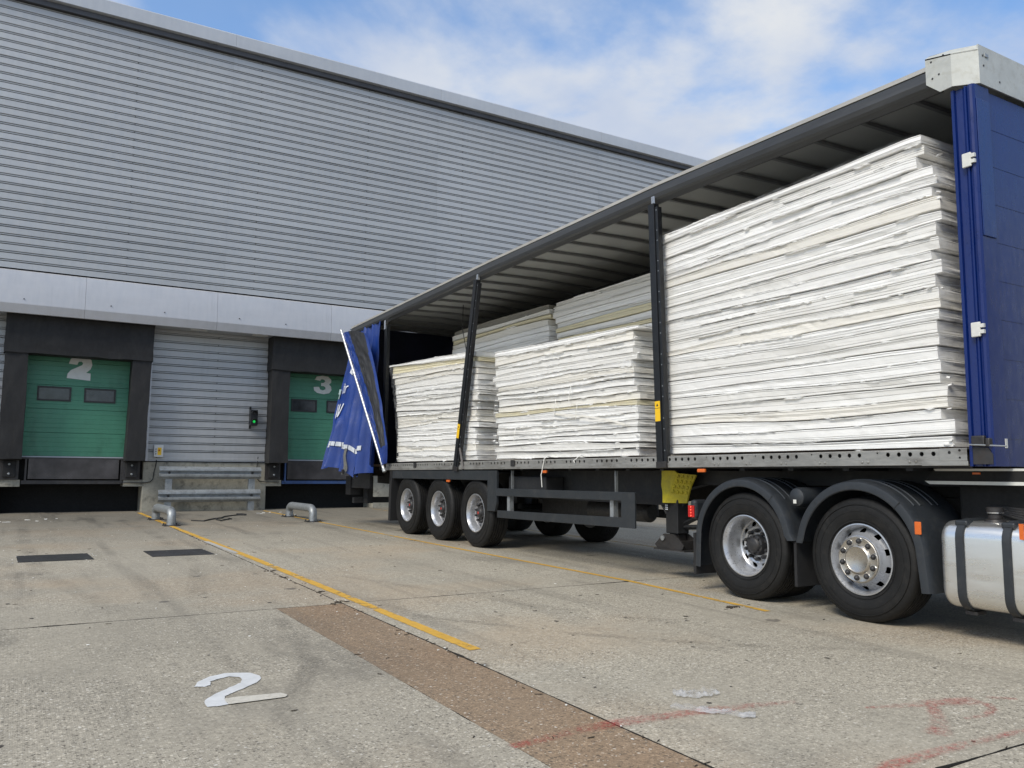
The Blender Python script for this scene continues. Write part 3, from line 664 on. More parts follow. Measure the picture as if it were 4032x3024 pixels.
# control box
t = thing('control_box', (-3.07, WY - .13, 1.56), 'small white control box with a yellow label, low on cladding right of dock 2', 'control box')
mb = MB(); mb.box(-3.185, -2.965, WY - .17, WY - .05, 1.575, 1.875); hb = mb.build('housing', 'plastic_white_box', t, bevel=.008)
mb = MB(); mb.box(-3.10, -3.01, WY - .174, WY - .1705, 1.62, 1.81); mb.build('yellow_label', 'label_yellow', hb)
mb = MB(); mb.box(-3.08, -3.05, WY - .20, WY - .1745, 1.72, 1.76); mb.build('switch', 'hub_red', hb)
for zz in (1.65, 1.71, 1.77):
    mb = MB(); mb.lathe([(WY - .195, .0), (WY - .195, .012), (WY - .171, .013)], (-3.14, 0, zz), 'y', 8); mb.build('button', 'cable_black', hb)
# traffic light
t = thing('traffic_light', (-.79, WY - .1, 2.4), 'small black signal lamp on the cladding left of dock 3 with its green light on', 'signal light')
mb = MB(); mb.box(-.86, -.82, WY - .10, WY - .05, 2.36, 2.95); mb.build('bracket', 'paint_black', t)
mb = MB(); mb.box(-.865, -.675, WY - .24, WY - .11, 2.44, 2.86); ho = mb.build('housing', 'paint_black', t, bevel=.012)
for zz, m_, nm in ((2.76, 'red_lens', 'red_lens'), (2.545, 'green_led', 'green_lens')):
    mb = MB(); mb.lathe([(WY - .262, 0), (WY - .258, .026), (WY - .241, .036)], (-.77, 0, zz), 'y', 16); mb.build(nm, m_ if m_ == 'green_led' else 'hub_black', ho)
    mb = MB(); n = 10
    pts = [(-.77 + .078 * math.cos(math.pi * i / n), zz + .078 * math.sin(math.pi * i / n)) for i in range(n + 1)] + [(-.77 + .07 * math.cos(math.pi * (n - i) / n), zz + .07 * math.sin(math.pi * (n - i) / n)) for i in range(n + 1)]
    mb.prism(pts, 'y', WY - .33, WY - .2405); mb.build('visor', 'paint_black', ho)

# ------------------------------------------------------------------ trailer
def rz(y):            # roof edge height along the trailer (it hangs a little at the rear)
    pts = [(3.2, 4.50), (3.75, 4.51), (7.0, 4.555), (11.0, 4.52), (17.1, 4.39)]
    for (a, za), (b_, zb) in zip(pts, pts[1:]):
        if y <= b_: return za + (zb - za) * max(0, (y - a)) / (b_ - a)
    return pts[-1][1]
def dk(y): return 1.315 - .0034 * (y - 3)       # underside of the side rail
TRL = thing('curtainside_trailer', (1.27, 10.3, gz(10.3)), 'long curtain trailer with its side open, blue front post and curtain bunched behind', 'trailer')
YF, YB = 3.56, 17.10
def swept(fn, ys):     # cross section fn(y)-> [(x,z)], open profile swept along y
    mb = MB(); rows = [[(x, y, z) for x, z in fn(y)] for y in ys]; k = len(rows[0])
    mb.add([p for r in rows for p in r], [(i * k + j, (i + 1) * k + j, (i + 1) * k + (j + 1) % k, i * k + (j + 1) % k) for i in range(len(rows) - 1) for j in range(k)] + [tuple(range(k)), tuple(range((len(rows) - 1) * k, len(rows) * k))[::-1]])
    return mb
ys = [3.7, 5, 7, 9, 11, 13, 15, 17.1]
swept(lambda y: [(-.03, rz(y) - .058), (-.03, rz(y) - .022), (-.005, rz(y) - .012), (.08, rz(y) - .006), (.08, rz(y) - .058)], ys).build('cant_rail_edge', 'roof_rail_light', TRL)
swept(lambda y: [(-.03, rz(y) - .070), (-.012, rz(y) - .061), (.09, rz(y) - .061), (.11, rz(y) - .22), (.06, rz(y) - .235), (.02, rz(y) - .20), (-.02, rz(y) - .19), (-.035, rz(y) - .15)], ys).build('cant_rail', 'roof_rail_dark', TRL)
swept(lambda y: [(2.47, rz(y) - .2), (2.58, rz(y) - .2), (2.58, rz(y)), (2.47, rz(y))], ys).build('cant_rail', 'roof_rail_dark', TRL)
swept(lambda y: [(.08, rz(y) - .03), (1.27, rz(y) + .0), (2.48, rz(y) - .03), (2.48, rz(y) - .022), (1.27, rz(y) + .008), (.08, rz(y) - .022)], [3.6 + .53 * i for i in range(26)] + [17.1]).build('roof_sheet', 'roof_sheet', TRL)
mb0 = None
for i in range(25):
    y = 4.15 + .53 * i; z = rz(y); mb = MB()
    mb.add([(x, yy, zz) for yy in (y - .02, y + .02) for x, zz in ((.10, z - .07), (.10, z - .034), (1.27, z - .006), (2.47, z - .034), (2.47, z - .07), (1.27, z - .045))],
           [(0, 1, 2, 5), (5, 2, 3, 4), (6, 11, 8, 7), (11, 10, 9, 8), (0, 5, 11, 6), (5, 4, 10, 11), (1, 7, 8, 2), (2, 8, 9, 3), (0, 6, 7, 1), (4, 3, 9, 10)])
    mb.build('roof_bow', 'roof_bow', TRL)
# side rail with lashing holes (real holes cut through a thin face)
rs = MB(); prof = lambda y: [(-.012, dk(y) + .045), (-.012, dk(y) + .108), (.004, dk(y) + .118), (.05, dk(y) + .118), (.05, dk(y) + .112), (.006, dk(y) + .110), (-.006, dk(y) + .104), (-.006, dk(y) + .050), (-.018, dk(y) + .040), (-.018, dk(y) + .002), (.03, dk(y) - .002), (.03, dk(y) - .008), (-.024, dk(y) - .006), (-.024, dk(y) + .040)]
rail = swept(prof, [3.60, 6, 9, 12, 14.98]).build('side_rail', 'rail_alu', TRL)
cut = MB(); y = 3.86; k = 0
while y < 14.9:
    big = not (k % 7 in (5, 6))
    if big: cut.prism([(y + .019 * math.cos(a * math.pi / 4 + .39), dk(y) + .080 + .019 * math.sin(a * math.pi / 4 + .39)) for a in range(8)], 'x', -.04, .004)
    elif k % 7 == 5: cut.prism([(y + .008 * math.cos(a * math.pi / 3), dk(y) + .095 + .008 * math.sin(a * math.pi / 3)) for a in range(6)], 'x', -.04, .004)
    y += .098 if big else .085; k += 1
cutter = cut.build('cutter', 'rail_alu'); cutter.location = (0, 0, 0)
try: boolcut(rail, cutter)
except Exception as e: print('cut', e)
mb = MB(); mb.box(.055, .065, 3.6, 14.98, 1.285, 1.40); mb.build('rail_web', 'hub_black', TRL)
mb = MB(); mb.box(.066, 2.5, 3.55, 17.05, 1.345, 1.385); mb.build('deck', 'deck_wood', TRL)
mb = MB(); mb.box(2.5, 2.54, 3.6, 17.0, 1.28, 1.42); mb.build('side_rail', 'rail_alu', TRL)
mb = MB(); mb.box(-.030, -.0245, 3.585, 3.80, 1.335, 1.432); mb.box(-.029, -.024, 3.58, 3.95, 1.30, 1.3345); mb.build('rail_end_plate', 'rail_alu', TRL, bevel=.002)
mb = MB()
for yy, zz, r in ((3.64, 1.415, .010), (3.64, 1.36, .008), (3.72, 1.40, .012)): mb.lathe([(-.032, r), (-.0301, r)], (0, yy, zz), 'x', 8)
mb.build('bolt_holes', 'void_black', TRL, kind='stuff')
mb = MB()
for i in range(26):
    for q in (0, .055): mb.lathe([(-.031, .006), (-.029, .011), (-.0245, .011)], (0, 4.0 + .43 * i + q, dk(4 + .43 * i) + .022), 'x', 8)
mb.build('rail_rivets', 'rail_alu', TRL, kind='stuff')
for yy in (10.2, 13.6):
    mb = MB(); mb.box(-.035, -.025, yy - .05, yy + .05, dk(yy) + .03, dk(yy) + .12); mb.build('lashing_plate', 'hub_black', TRL)
# chassis
for xx in (.62, 1.78):
    mb = MB(); pts = [(3.7, 1.30), (17.0, 1.28), (17.0, 1.0), (10.6, .84), (8.2, .86), (7.1, 1.10), (3.7, 1.14)]
    mb.prism(pts, 'x', xx, xx + .14); mb.build('main_beam', 'chassis_dark', TRL)
for i in range(22):
    y = 4.1 + .6 * i
    if i == 0:
        mb = MB(); mb.box(.08, 2.48, y, y + .06, 1.262, 1.344); cm0 = mb.build('cross_member', 'chassis_dark', TRL)
    else:
        c = cm0.copy(); COL.objects.link(c); c.parent = TRL; c.location = cm0.location + Vector((0, .6 * i, 0))
# web panel behind the side guard, tanks, box
mb = MB(); mb.box(.46, .50, 7.2, 10.75, .86, 1.27); mb.build('skirt_panel', 'chassis_dark', TRL)
mb = MB(); mb.box(.14, .45, 9.6, 10.6, .93, 1.18); mb.build('tool_tray', 'chassis_dark', TRL, bevel=.02)
mb = MB(); mb.lathe([(8.2, 0), (8.2, .09), (8.25, .13), (9.45, .13), (9.5, .09), (9.5, 0)], (.85, 0, .74), 'y', 20); mb.build('air_tank', 'hub_black', TRL, smooth=True)
mb = MB(); mb.box(.8, 1.9, 9.3, 10.7, .62, .84); mb.build('spare_carrier', 'hub_black', TRL)
# wheel surround over the three axles
sp = part('wheel_surround', TRL, (0, 12.8, 1.1))
mb = MB(); mb.box(-.012, .03, 10.97, 14.66, 1.115, 1.262); mb.build('top_panel', 'guard_grey', sp, bevel=.004)
mb = MB(); mb.prism([(10.69, 1.262), (10.965, 1.262), (10.965, .66), (10.74, .66), (10.69, .78)], 'x', -.014, .03); mb.build('front_panel', 'guard_grey', sp, bevel=.006)
mb = MB(); mb.prism([(14.665, 1.262), (14.78, 1.262), (14.80, 1.0), (14.82, .32), (14.72, .32), (14.70, .9)], 'x', -.012, .50); mb.build('rear_mudflap', 'rubber_black', sp)
mb = MB(); mb.box(.031, .75, 10.75, 14.66, 1.22, 1.235); mb.build('mud_wing', 'chassis_dark', sp)
# side guard
sg = part('side_guard', TRL, (0, 9.1, .8))
mb = MB(); mb.prism([(7.50, .912), (7.50, 1.012), (10.69, 1.0), (10.69, .89)], 'x', -.012, .012); mb.build('rail', 'guard_grey', sg, bevel=.003)
mb = MB(); mb.prism([(7.50, .602), (7.50, .718), (10.66, .68), (10.66, .575)], 'x', -.012, .012); mb.build('rail', 'guard_grey', sg, bevel=.003)
mb = MB(); mb.box(-.0125, .0115, 7.495, 7.745, .605, 1.010); mb.build('end_plate', 'guard_grey', sg, bevel=.003)
for yy in (7.93, 10.36):
    mb = MB(); mb.box(.02, .05, yy, yy + .07, .62, .97); mb.box(.05, .09, yy, yy + .012, .62, 1.26); mb.build('upright', 'galvanised', sg)
# far-side guard
mb = MB(); mb.box(2.52, 2.54, 7.5, 10.7, .90, 1.0); mb.box(2.52, 2.54, 7.5, 10.7, .55, .68); mb.build('far_guard_rails', 'guard_grey', sg, kind='stuff')
# landing legs
for i, xx in enumerate((.40, 1.98)):
    lg = part('landing_leg', TRL, (xx, 7.33, .4))
    mb = MB(); mb.box(xx, xx + .17, 7.235, 7.44, .545, 1.27); mb.build('leg_tube', 'chassis_dark', lg, bevel=.01)
    mb = MB(); mb.box(xx + .03, xx + .14, 7.26, 7.41, .46, .545); mb.build('inner_tube', 'steel_dark', lg)
    mb = MB(); mb.prism([(7.14, .372), (7.56, .372), (7.60, .41), (7.50, .50), (7.44, .54), (7.27, .54), (7.20, .50), (7.11, .42)], 'x', xx - .03, xx - .012); mb.prism([(7.14, .372), (7.56, .372), (7.60, .41), (7.50, .50), (7.44, .54), (7.27, .54), (7.20, .50), (7.11, .42)], 'x', xx + .18, xx + .20)
    mb.box(xx - .05, xx + .22, 7.08, 7.60, .355, .371); mb.box(xx - .011, xx + .179, 7.16, 7.22, .375, .47); mb.build('foot', 'steel_dark', lg)
    if i == 0:
        mb = MB(); mb.tube([(xx - .034, 7.45, .49), (xx - .05, 7.45, .49)], .03, 10); mb.build('foot_pin', 'galvanised', lg)
        mb = MB(); mb.tube([(xx + .1, 7.44, .66), (xx + .1, 7.75, 1.05)], .03, 4); mb.tube([(xx + .1, 7.23, .66), (xx + .1, 6.4, .99)], .028, 4); mb.tube([(xx + .1, 7.23, .62), (xx + .1, 6.6, .66)], .028, 4)
        mb.build('leg_brace', 'chassis_dark', lg)
mb = MB(); mb.tube([(.5, 7.33, .80), (2.0, 7.33, .80)], .03, 8); mb.build('leg_shaft', 'chassis_dark', TRL)
# yellow perforated gusset
gp = MB(); pts = [(7.47, 1.295), (7.20, 1.295), (7.05, 1.245), (6.93, 1.225), (7.05, 1.10), (7.12, .98), (7.165, .895), (7.43, .895), (7.44, 1.02), (7.49, 1.10), (7.46, 1.18)]

pts = [(7.42, 1.295), (7.24, 1.295), (7.16, 1.235), (7.24, 1.12), (7.31, 1.0), (7.36, .895), (7.41, .895), (7.41, 1.02), (7.43, 1.10), (7.42, 1.18)]
gp.prism(pts, 'x', .33, .355)
rr = [(7.16, 1.235), (7.24, 1.12), (7.31, 1.0), (7.36, .895)]; qq = [(7.00, 1.215), (7.08, 1.10), (7.13, .99), (7.16, .895)]
gp.add([(.332, y, z) for y, z in rr] + [(.47, y, z) for y, z in qq] + [(.352, y, z) for y, z in rr] + [(.49, y, z) for y, z in qq], [(i, i + 1, i + 5, i + 4) for i in range(3)] + [(i + 8, i + 9, i + 13, i + 12) for i in range(3)] + [(0, 4, 12, 8), (3, 7, 15, 11)] + [(4 + i, 5 + i, 13 + i, 12 + i) for i in range(3)])
gus = gp.build('yellow_gusset', 'yellow_paint', TRL, label='yellow painted steel gusset with rows of round dimples')
mb = MB()
for a in range(4):
    for b_ in range(5):
        f_ = .14 + .24 * a + (b_ % 2) * .04; e_ = .09 + .17 * b_
        y0_ = 7.165 + .20 * e_; z0_ = 1.235 - .34 * e_; yy, zz, xx_ = y0_ - .15 * f_, z0_ - .02 * f_, .332 + .138 * f_
        if b_ < 4: mb.lathe([(xx_ - .002, .022), (xx_ - .012, .021), (xx_ - .013, .018), (xx_ - .003, .014), (xx_ - .003, 0)], (0, yy, zz), 'x', 12)
mb.build('gusset_rings', 'yellow_paint', gus, kind='stuff')
mb = MB(); mb.box(.392, .3985, 7.38, 7.445, .80, .89); mb.build('label_plate', 'window_frame_black', TRL)
mb = MB()
for zz in (.865, .842, .819): mb.box(.3905, .3915, 7.39, 7.435, zz - .006, zz + .006)
mb.build('label_print', 'curtain_print', TRL, kind='stuff')
# marker lamps
for (yy, zz, nm) in ((6.40, 1.262, 'a'), (9.39, 1.245, 'b'), (12.28, 1.09, 'c')):
    mb = MB(); mb.box(-.03, .0, yy - .055, yy + .055, zz - .018, zz + .018); la = mb.build('marker_lamp', 'amber', TRL, bevel=.008)
    mb = MB(); mb.box(.001, .05, yy - .02, yy + .02, zz - .01, zz + .05); mb.build('lamp_bracket', 'hub_black', la)
# rear frame, doors, buffers, underrun
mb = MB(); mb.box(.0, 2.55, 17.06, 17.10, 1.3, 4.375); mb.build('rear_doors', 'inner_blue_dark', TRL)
mb = MB(); mb.box(.0, .10, 16.98, 17.055, 1.3, 4.18); mb.build('rear_post', 'blue_paint', TRL)
mb = MB(); mb.box(.0, 2.55, 16.7, 17.09, 1.15, 1.3); mb.build('rear_beam', 'steel_dark', TRL)
mb = MB(); mb.box(.05, 2.5, 16.85, 16.97, .58, .70); mb.build('underrun_bar', 'chassis_dark', TRL)
mb = MB(); mb.box(.25, .37, 16.6, 16.84, .58, 1.14); mb.box(2.1, 2.22, 16.6, 16.84, .58, 1.14); mb.build('underrun_bracket', 'chassis_dark', TRL, kind='stuff')
mb = MB(); mb.box(-.02, .20, 16.9, 17.2, .75, 1.14); mb.build('rear_buffer', 'rubber_black', TRL)
mb = MB(); mb.box(.0, .05, 15.85, 16.9, .90, 1.20); mb.build('rear_side_box', 'hub_black', TRL)
# front corner cap
ZT, ZB = 4.53, 4.21
cp = part('corner_cap', TRL, (0, 3.6, ZB), 'silver metal roof corner cap')
def face(pts, name, mat, parent, th=.012, nrm=None):
    P_ = [Vector(p) for p in pts]; n = (P_[1] - P_[0]).cross(P_[2] - P_[1]).normalized() if nrm is None else Vector(nrm)
    mb = MB(); k = len(P_); mb.add(P_ + [p - n * th for p in P_], [tuple(range(k)), tuple(range(k, 2 * k))[::-1]] + [(i, i + k, (i + 1) % k + k, (i + 1) % k) for i in range(k)])
    return mb.build(name, mat, parent)
x0, xc, yc, y0 = -.045, .065, 3.385, 3.54
face([(x0, 3.75, 4.33), (x0, 3.64, 4.23), (x0, y0, 4.235), (x0, y0, 4.50), (x0, 3.75, 4.545)], 'side_plate', 'corner_cap_silver', cp, nrm=(-1, 0, 0))
face([(x0, y0, 4.235), (xc, yc, 4.225), (xc, yc, 4.50), (x0, y0, 4.50)], 'corner_plate', 'corner_cap_silver', cp, nrm=(-.67, -.74, 0))
face([(xc, yc, 4.225), (2.45, yc, 4.225), (2.45, yc, 4.54), (xc, yc, 4.54)], 'front_plate', 'corner_cap_silver', cp, nrm=(0, -1, 0))
face([(x0, 3.75, 4.546), (x0, y0, 4.502), (xc, yc, 4.502), (xc + .02, yc + .004, 4.542), (x0 + .05, y0 + .02, 4.556), (x0 + .05, 3.75, 4.58)], 'top_fold', 'corner_cap_silver', cp, nrm=(0, 0, 1))
mb = MB(); mb.add([(x0 + .05, 3.75, 4.582), (x0 + .05, 3.58, 4.558), (.09, 3.40, 4.545), (2.45, 3.40, 4.545), (2.45, 3.75, 4.58)], [(0, 1, 2, 3, 4)]); mb.build('top_plate', 'corner_cap_silver', cp)
for (xx, yy, zz) in ((x0 - .003, 3.70, 4.50), (x0 - .003, 3.60, 4.515), (x0 - .003, 3.695, 4.36), (x0 - .003, 3.64, 4.375)):
    mb = MB(); mb.lathe([(0, .008), (.004, .008)], (xx, yy, zz), 'x', 8); mb.build('rivet', 'steel_dark', cp)
for (xx, zz) in ((.12, 4.46), (.125, 4.38), (.34, 4.30)):
    mb = MB(); mb.lathe([(0, .009), (.004, .009)], (xx, yc - .003, zz), 'y', 8); mb.build('rivet', 'steel_dark', cp)
mb = MB(); mb.box(.14, .19, yc - .008, yc - .001, 4.455, 4.485); mb.build('front_marker', 'galvanised', cp, bevel=.006)
# blue front bulkhead and corner post
bh = part('front_bulkhead', TRL, (0, 3.5, 1.3), 'blue steel front wall and corner post')
prf = [(.0, 3.575), (-.012, 3.575), (-.012, 3.552), (.012, 3.548), (.020, 3.50), (.012, 3.478), (-.004, 3.474), (-.004, 3.462), (.010, 3.458), (.010, 3.448), (-.006, 3.442), (-.010, 3.43), (-.004, 3.412), (.012, 3.40), (.20, 3.40), (.20, 3.575)]
mb = MB(); mb.prism(prf, 'z', 1.295, 4.215); mb.build('corner_post', 'blue_paint', bh)
mb = MB(); mb.box(.016, .19, 3.391, 3.3995, 3.02, 4.10); mb.build('post_face_lighter', 'blue_lighter', bh, bevel=.006)  # lighter tone of the upper post face, put into a second blue
mb = MB(); mb.box(.202, 2.50, 3.42, 3.48, 1.295, 4.20); mb.build('front_wall', 'blue_paint', bh)
for i in range(9):
    mb = MB(); mb.box(.203, 2.45, 3.4175, 3.4195, 1.5 + i * .30, 1.5 + i * .30 + .294); mb.build('wall_plank', 'blue_paint', bh)
mb = MB(); mb.box(2.451, 2.56, 3.386, 3.575, 1.295, 4.21); mb.build('corner_post', 'blue_paint', bh)
for zz in (3.62, 2.31):
    mb = MB(); mb.box(-.032, -.012, 3.435, 3.505, zz - .055, zz + .055); h = mb.build('hinge', 'hinge_white', bh, bevel=.006)
    for q in (-.035, .01): mb = MB(); mb.box(-.035, -.012, 3.405, 3.434, zz + q, zz + q + .028); mb.build('knuckle', 'hinge_white', h)
la = part('latch', bh, (-.02, 3.45, 1.45))
mb = MB(); mb.box(-.05, -.012, 3.44, 3.54, 1.44, 1.52); mb.box(-.06, -.013, 3.395, 3.43, 1.44, 1.50); mb.build('latch_body', 'steel_dark', la, bevel=.01)
mb = MB(); mb.tube([(-.045, 3.56, 1.455), (-.055, 3.28, 1.437)], .006, 6); mb.build('latch_pin', 'galvanised', la)
mb = MB(); mb.prism([(3.545, 1.31), (3.40, 1.31), (3.40, 1.38), (3.43, 1.43), (3.545, 1.435)], 'x', -.02, -.0125); mb.build('latch_plate', 'steel_dark', la)
mb = MB(); mb.box(.15, .18, 3.396, 3.3995, 1.43, 1.50); mb.build('white_sticker', 'hinge_white', bh)
# pillars along the open side
def pillar(yb, zb, yt, zt, w, xo, name_at, lab):
    p = part('side_pillar', TRL, (xo, yb, zb), lab)
    a, e = Vector((0, yb, zb)), Vector((0, yt, zt)); d = (e - a).normalized(); q = Vector((0, d.z, -d.y))
    if q.y < 0: q = -q
    def bar(u0, u1, s0, s1, xa, xb, nm, m, bev=.003, par=None):
        mb = MB(); P_ = [a + d * u + q * s for u, s in ((u0, s0), (u0, s1), (u1, s1), (u1, s0))]
        mb.prism([(v.y, v.z) for v in P_], 'x', xa, xb); return mb.build(nm, m, par or p, bevel=bev)
    Ln = (e - a).length
    h = w / 2
    body = bar(0, Ln, -h * .35, h, xo - .05, xo + .03, 'pillar_body', 'paint_black')
    bar(.02, Ln - .05, -h, -h * .36, xo - .035, xo + .03, 'pillar_channel', 'paint_black')
    bar(Ln - .05, Ln + .12, -h * .3, h * .5, xo - .03, xo + .01, 'top_bracket', 'chrome')
    bar(-.04, .03, -h * 1.1, h * 1.1, xo - .055, xo + .03, 'foot_bracket', 'steel_dark')
    bar(Ln * .16, Ln * .235, -h * .25, h * .9, xo - .054, xo - .0505, 'warning_sticker', 'label_yellow', 0)
    bar(Ln * .208, Ln * .2095, -h * .25, h * .9, xo - .0555, xo - .0545, 'sticker_line', 'window_frame_black', 0)
    c0 = a + d * (Ln * .220) + q * (h * .33)
    mb = MB(); mb.prism([(c0.y - .018, c0.z - .012), (c0.y + .018, c0.z - .012), (c0.y, c0.z + .02)], 'x', xo - .0556, xo - .0546); mb.build('warning_triangle', 'window_frame_black', p)
    mb = MB()
    for i in range(24):
        u = Ln * (.05 + .04 * i); c = a + d * u + q * (-h * .72)
        if i % 3 != 1: mb.lathe([(xo - .0385, .0), (xo - .038, .007), (xo - .0355, .008)], (0, c.y, c.z), 'x', 6)
    mb.build('pillar_rivets', 'galvanised', p, kind='stuff')
    for u in (.38, .46, .54, .60): bar(Ln * u, Ln * u + .006, -h * .3, h, xo - .0515, xo - .0505, 'slot_mark', 'hub_black', 0)
    return p, a, d, q, h
pillar(6.99, 1.33, 7.09, 4.30, .145, .0, 0, 'black pillar standing almost upright beside the front load')
p2 = pillar(11.98, 1.30, 11.34, 4.27, .145, .0, 0, 'black pillar leaning forward beside the rear load')
mb = MB(); mb.tube([(-.03, 11.85, 1.62), (-.03, 11.72, 1.28)], .02, 4); mb.build('pillar_lever', 'steel_dark', p2[0])
pr_ = part('side_pillar', TRL, (.02, 15.3, 1.3), 'rear black pillar half hidden by the blue curtain')
mb = MB(); mb.box(.02, .09, 15.18, 15.30, 1.3, 4.12); mb.build('pillar_body', 'paint_black', pr_)
mb = MB(); mb.box(.0, .05, 15.20, 15.27, 4.05, 4.24); mb.build('top_bracket', 'chrome', pr_)
# far curtain (closed)
mb = MB()
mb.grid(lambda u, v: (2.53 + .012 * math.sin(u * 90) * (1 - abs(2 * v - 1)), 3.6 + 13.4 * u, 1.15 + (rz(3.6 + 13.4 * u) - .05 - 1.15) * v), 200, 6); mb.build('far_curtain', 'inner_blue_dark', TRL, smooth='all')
# loose rope hanging inside
mb = MB(); mb.tube([(.9, 13.6, 4.36), (.9, 13.62, 3.9), (.92, 13.5, 3.5), (.9, 13.2, 3.2)], .008, 5); mb.build('loose_rope', 'cable_black', TRL)

# bunched blue curtain hanging off the rear corner
cu = part('bunched_curtain', TRL, (0, 16.2, 1.2), 'blue curtain gathered in folds with white lettering')
def lerp(a, b_, t): return a + (b_ - a) * t
def cfn(u, v):     # u: 0 rear .. 1 front ; v: 0 bottom .. 1 top
    u = max(0.0, u); t = max(0.0, 1 - v); spread = t ** 1.15
    top = Vector((.0, lerp(17.02, 15.42, u), rz(16.5) - .16)); 
    bx = lerp(-.62, -.10, u ** .9); by = lerp(17.10, 15.25, u); zb = 1.285 + .05 * math.sin(u * 9) - .12 * (1 if .52 < u < .93 else 0) * min(1, (u - .52) * 20) + .10 * max(0, u - .95) * 20
    bot = Vector((bx, by, zb)); p = top.lerp(bot, t); p.x = lerp(top.x, bot.x, spread) ; p.y = lerp(top.y, bot.y, t)
    nf = 3.6; ph = u * nf * 2 * math.pi + .5 + .5 * nz(v * 1.3, 3)
    amp = (.02 + .085 * spread) * (1 - .72 * max(0, min(1, (.34 - u) / .06)) * max(0, min(1, (v - .28) / .08))); f = math.sin(ph); f = math.copysign(abs(f) ** .75, f)
    pl = .018 * math.sin(u * 75 + 2 * nz(v * 3, u * 5)) * max(0, v - .80) * 5
    p.x += amp * f - .05 * spread + pl + .02 * nz(u * 7, v * 5, 2); p.y += amp * .5 * math.cos(ph) * (0 if u < .03 or u > .97 else 1)
    p.x += .015 * nz(u * 16, v * 11, 4) * (1 - v * .5)
    return p
mb = MB(); mb.grid(cfn, 150, 70); mb.build('curtain_sheet', 'curtain_blue', cu, smooth='all')
def on(u, v, off=.012):
    p = cfn(u, v); a = cfn(u + .004, v) - p; c = cfn(u, v + .004) - p; n = a.cross(c).normalized()
    if n.x > 0: n = -n
    return p + n * off
mb = MB()
for k in range(17):
    u0 = .015 + k * .046; u1 = u0 + .040
    if u1 > .84: break
    mb.grid(lambda u, v: on(lerp(u0, u1, u), lerp(.150, .180, v), .022), 4, 1)
mb.build('reflective_tape', 'reflective_tape', cu, kind='stuff')
def strokes(lines, wv, name, mat, u0, v0, su, sv):
    mb = MB()
    for (a, b_) in lines:
        A = Vector((u0 + a[0] * su, v0 + a[1] * sv)); B = Vector((u0 + b_[0] * su, v0 + b_[1] * sv))
        d = Vector(((B.x - A.x) / su, (B.y - A.y) / sv)); n = Vector((-d.y, d.x)).normalized() * wv
        n = Vector((n.x * su, n.y * sv))
        mb.grid(lambda s, t: on(lerp(A.x, B.x, s) + n.x * (t - .5), lerp(A.y, B.y, s) + n.y * (t - .5), .028), 10, 1)
    return mb.build(name, mat, cu)
# letters 'l', 't', 'r' and a slanted thin 'W'
strokes([((0, 0), (.12, 1)), ((.32, 0), (.42, .95)), ((.24, .66), (.56, .66)), ((.68, 0), (.76, .66)), ((.74, .5), (.92, .68)), ((.92, .68), (1.04, .64))], .14, 'curtain_lettering', 'curtain_print', .10, .53, .14, .075)
strokes([((0, 1), (.08, 0)), ((.08, 0), (.5, .95)), ((.5, .95), (.55, 0)), ((.55, 0), (1.0, .98))], .14, 'curtain_lettering', 'curtain_print', .065, .355, .16, .10)
strokes([((0, 0), (.3, 1))], .75, 'curtain_lettering', 'curtain_print', .24, .67, .07, .09)
strokes([((0, 0), (.1, 1))], .9, 'curtain_lettering', 'curtain_print_grey', .02, .50, .06, .07)
# flap folded back over a pole, with a broad black stripe
pt, pb = Vector((-.46, 16.50, 4.17)), Vector((-.16, 14.72, 1.275))
def ffn(u, v):    # u: 0 at the pole .. 1 free edge, v: 0 bottom .. 1 top
    a = pb.lerp(pt, v * .955 + .02)
    E_ = [(0.0, (-.11, 14.70, 1.40)), (.10, (-.15, 14.60, 1.75)), (.42, (-.17, 14.92, 2.62)), (.72, (-.20, 15.25, 3.38)), (1.0, (-.28, 15.52, 3.98))]
    for (v0, p0), (v1, p1) in zip(E_, E_[1:]):
        if v <= v1: e = Vector(p0).lerp(Vector(p1), (v - v0) / (v1 - v0)); break
    p = a.lerp(e, u); b_ = math.sin(math.pi * u)
    p.x += -.05 * b_ + .02 * nz(u * 5, v * 9, 6) + .05 * abs(nz(u * 9, v * 14, 7)) * (1 - u) * 1.2
    p.z += .05 * b_ * v
    return p
mb = MB(); mb.grid(ffn, 40, 90)
def stripe(u, v): return .42 + .06 * math.sin(v * 5) < u < .92 - .04 * (1 - v) and v > .10
for fi in range(len(mb.f)):
    i, j = divmod(fi, 90); mb.m[fi] = 1 if stripe((i + .5) / 40, (j + .5) / 90) else 0
mb.build('folded_flap', ['curtain_blue', 'curtain_black'], cu, smooth='all')
mb = MB(); mb.tube([pb, pt], .028, 14); mb.build('curtain_pole', 'pole_alu', cu, smooth=True)
mb = MB(); d_ = (pb - pt).normalized(); mb.tube([pb - d_ * .02, pb + d_ * .05], .036, 10); mb.build('pole_foot', 'galvanised', cu)
for uu in (.50, .66):
    mb = MB(); mb.grid(lambda u, v: on(uu + .022 * u + .010 * math.sin(v * 6), lerp(-.02, .155, v), .03), 2, 10); st = mb.build('strap', 'strap_grey', cu)
    c = on(uu + .01, .0, .04); mb = MB(); mb.box(c.x - .015, c.x + .015, c.y - .04, c.y + .04, c.z - .05, c.z + .04); mb.build('buckle', 'steel_dark', st)
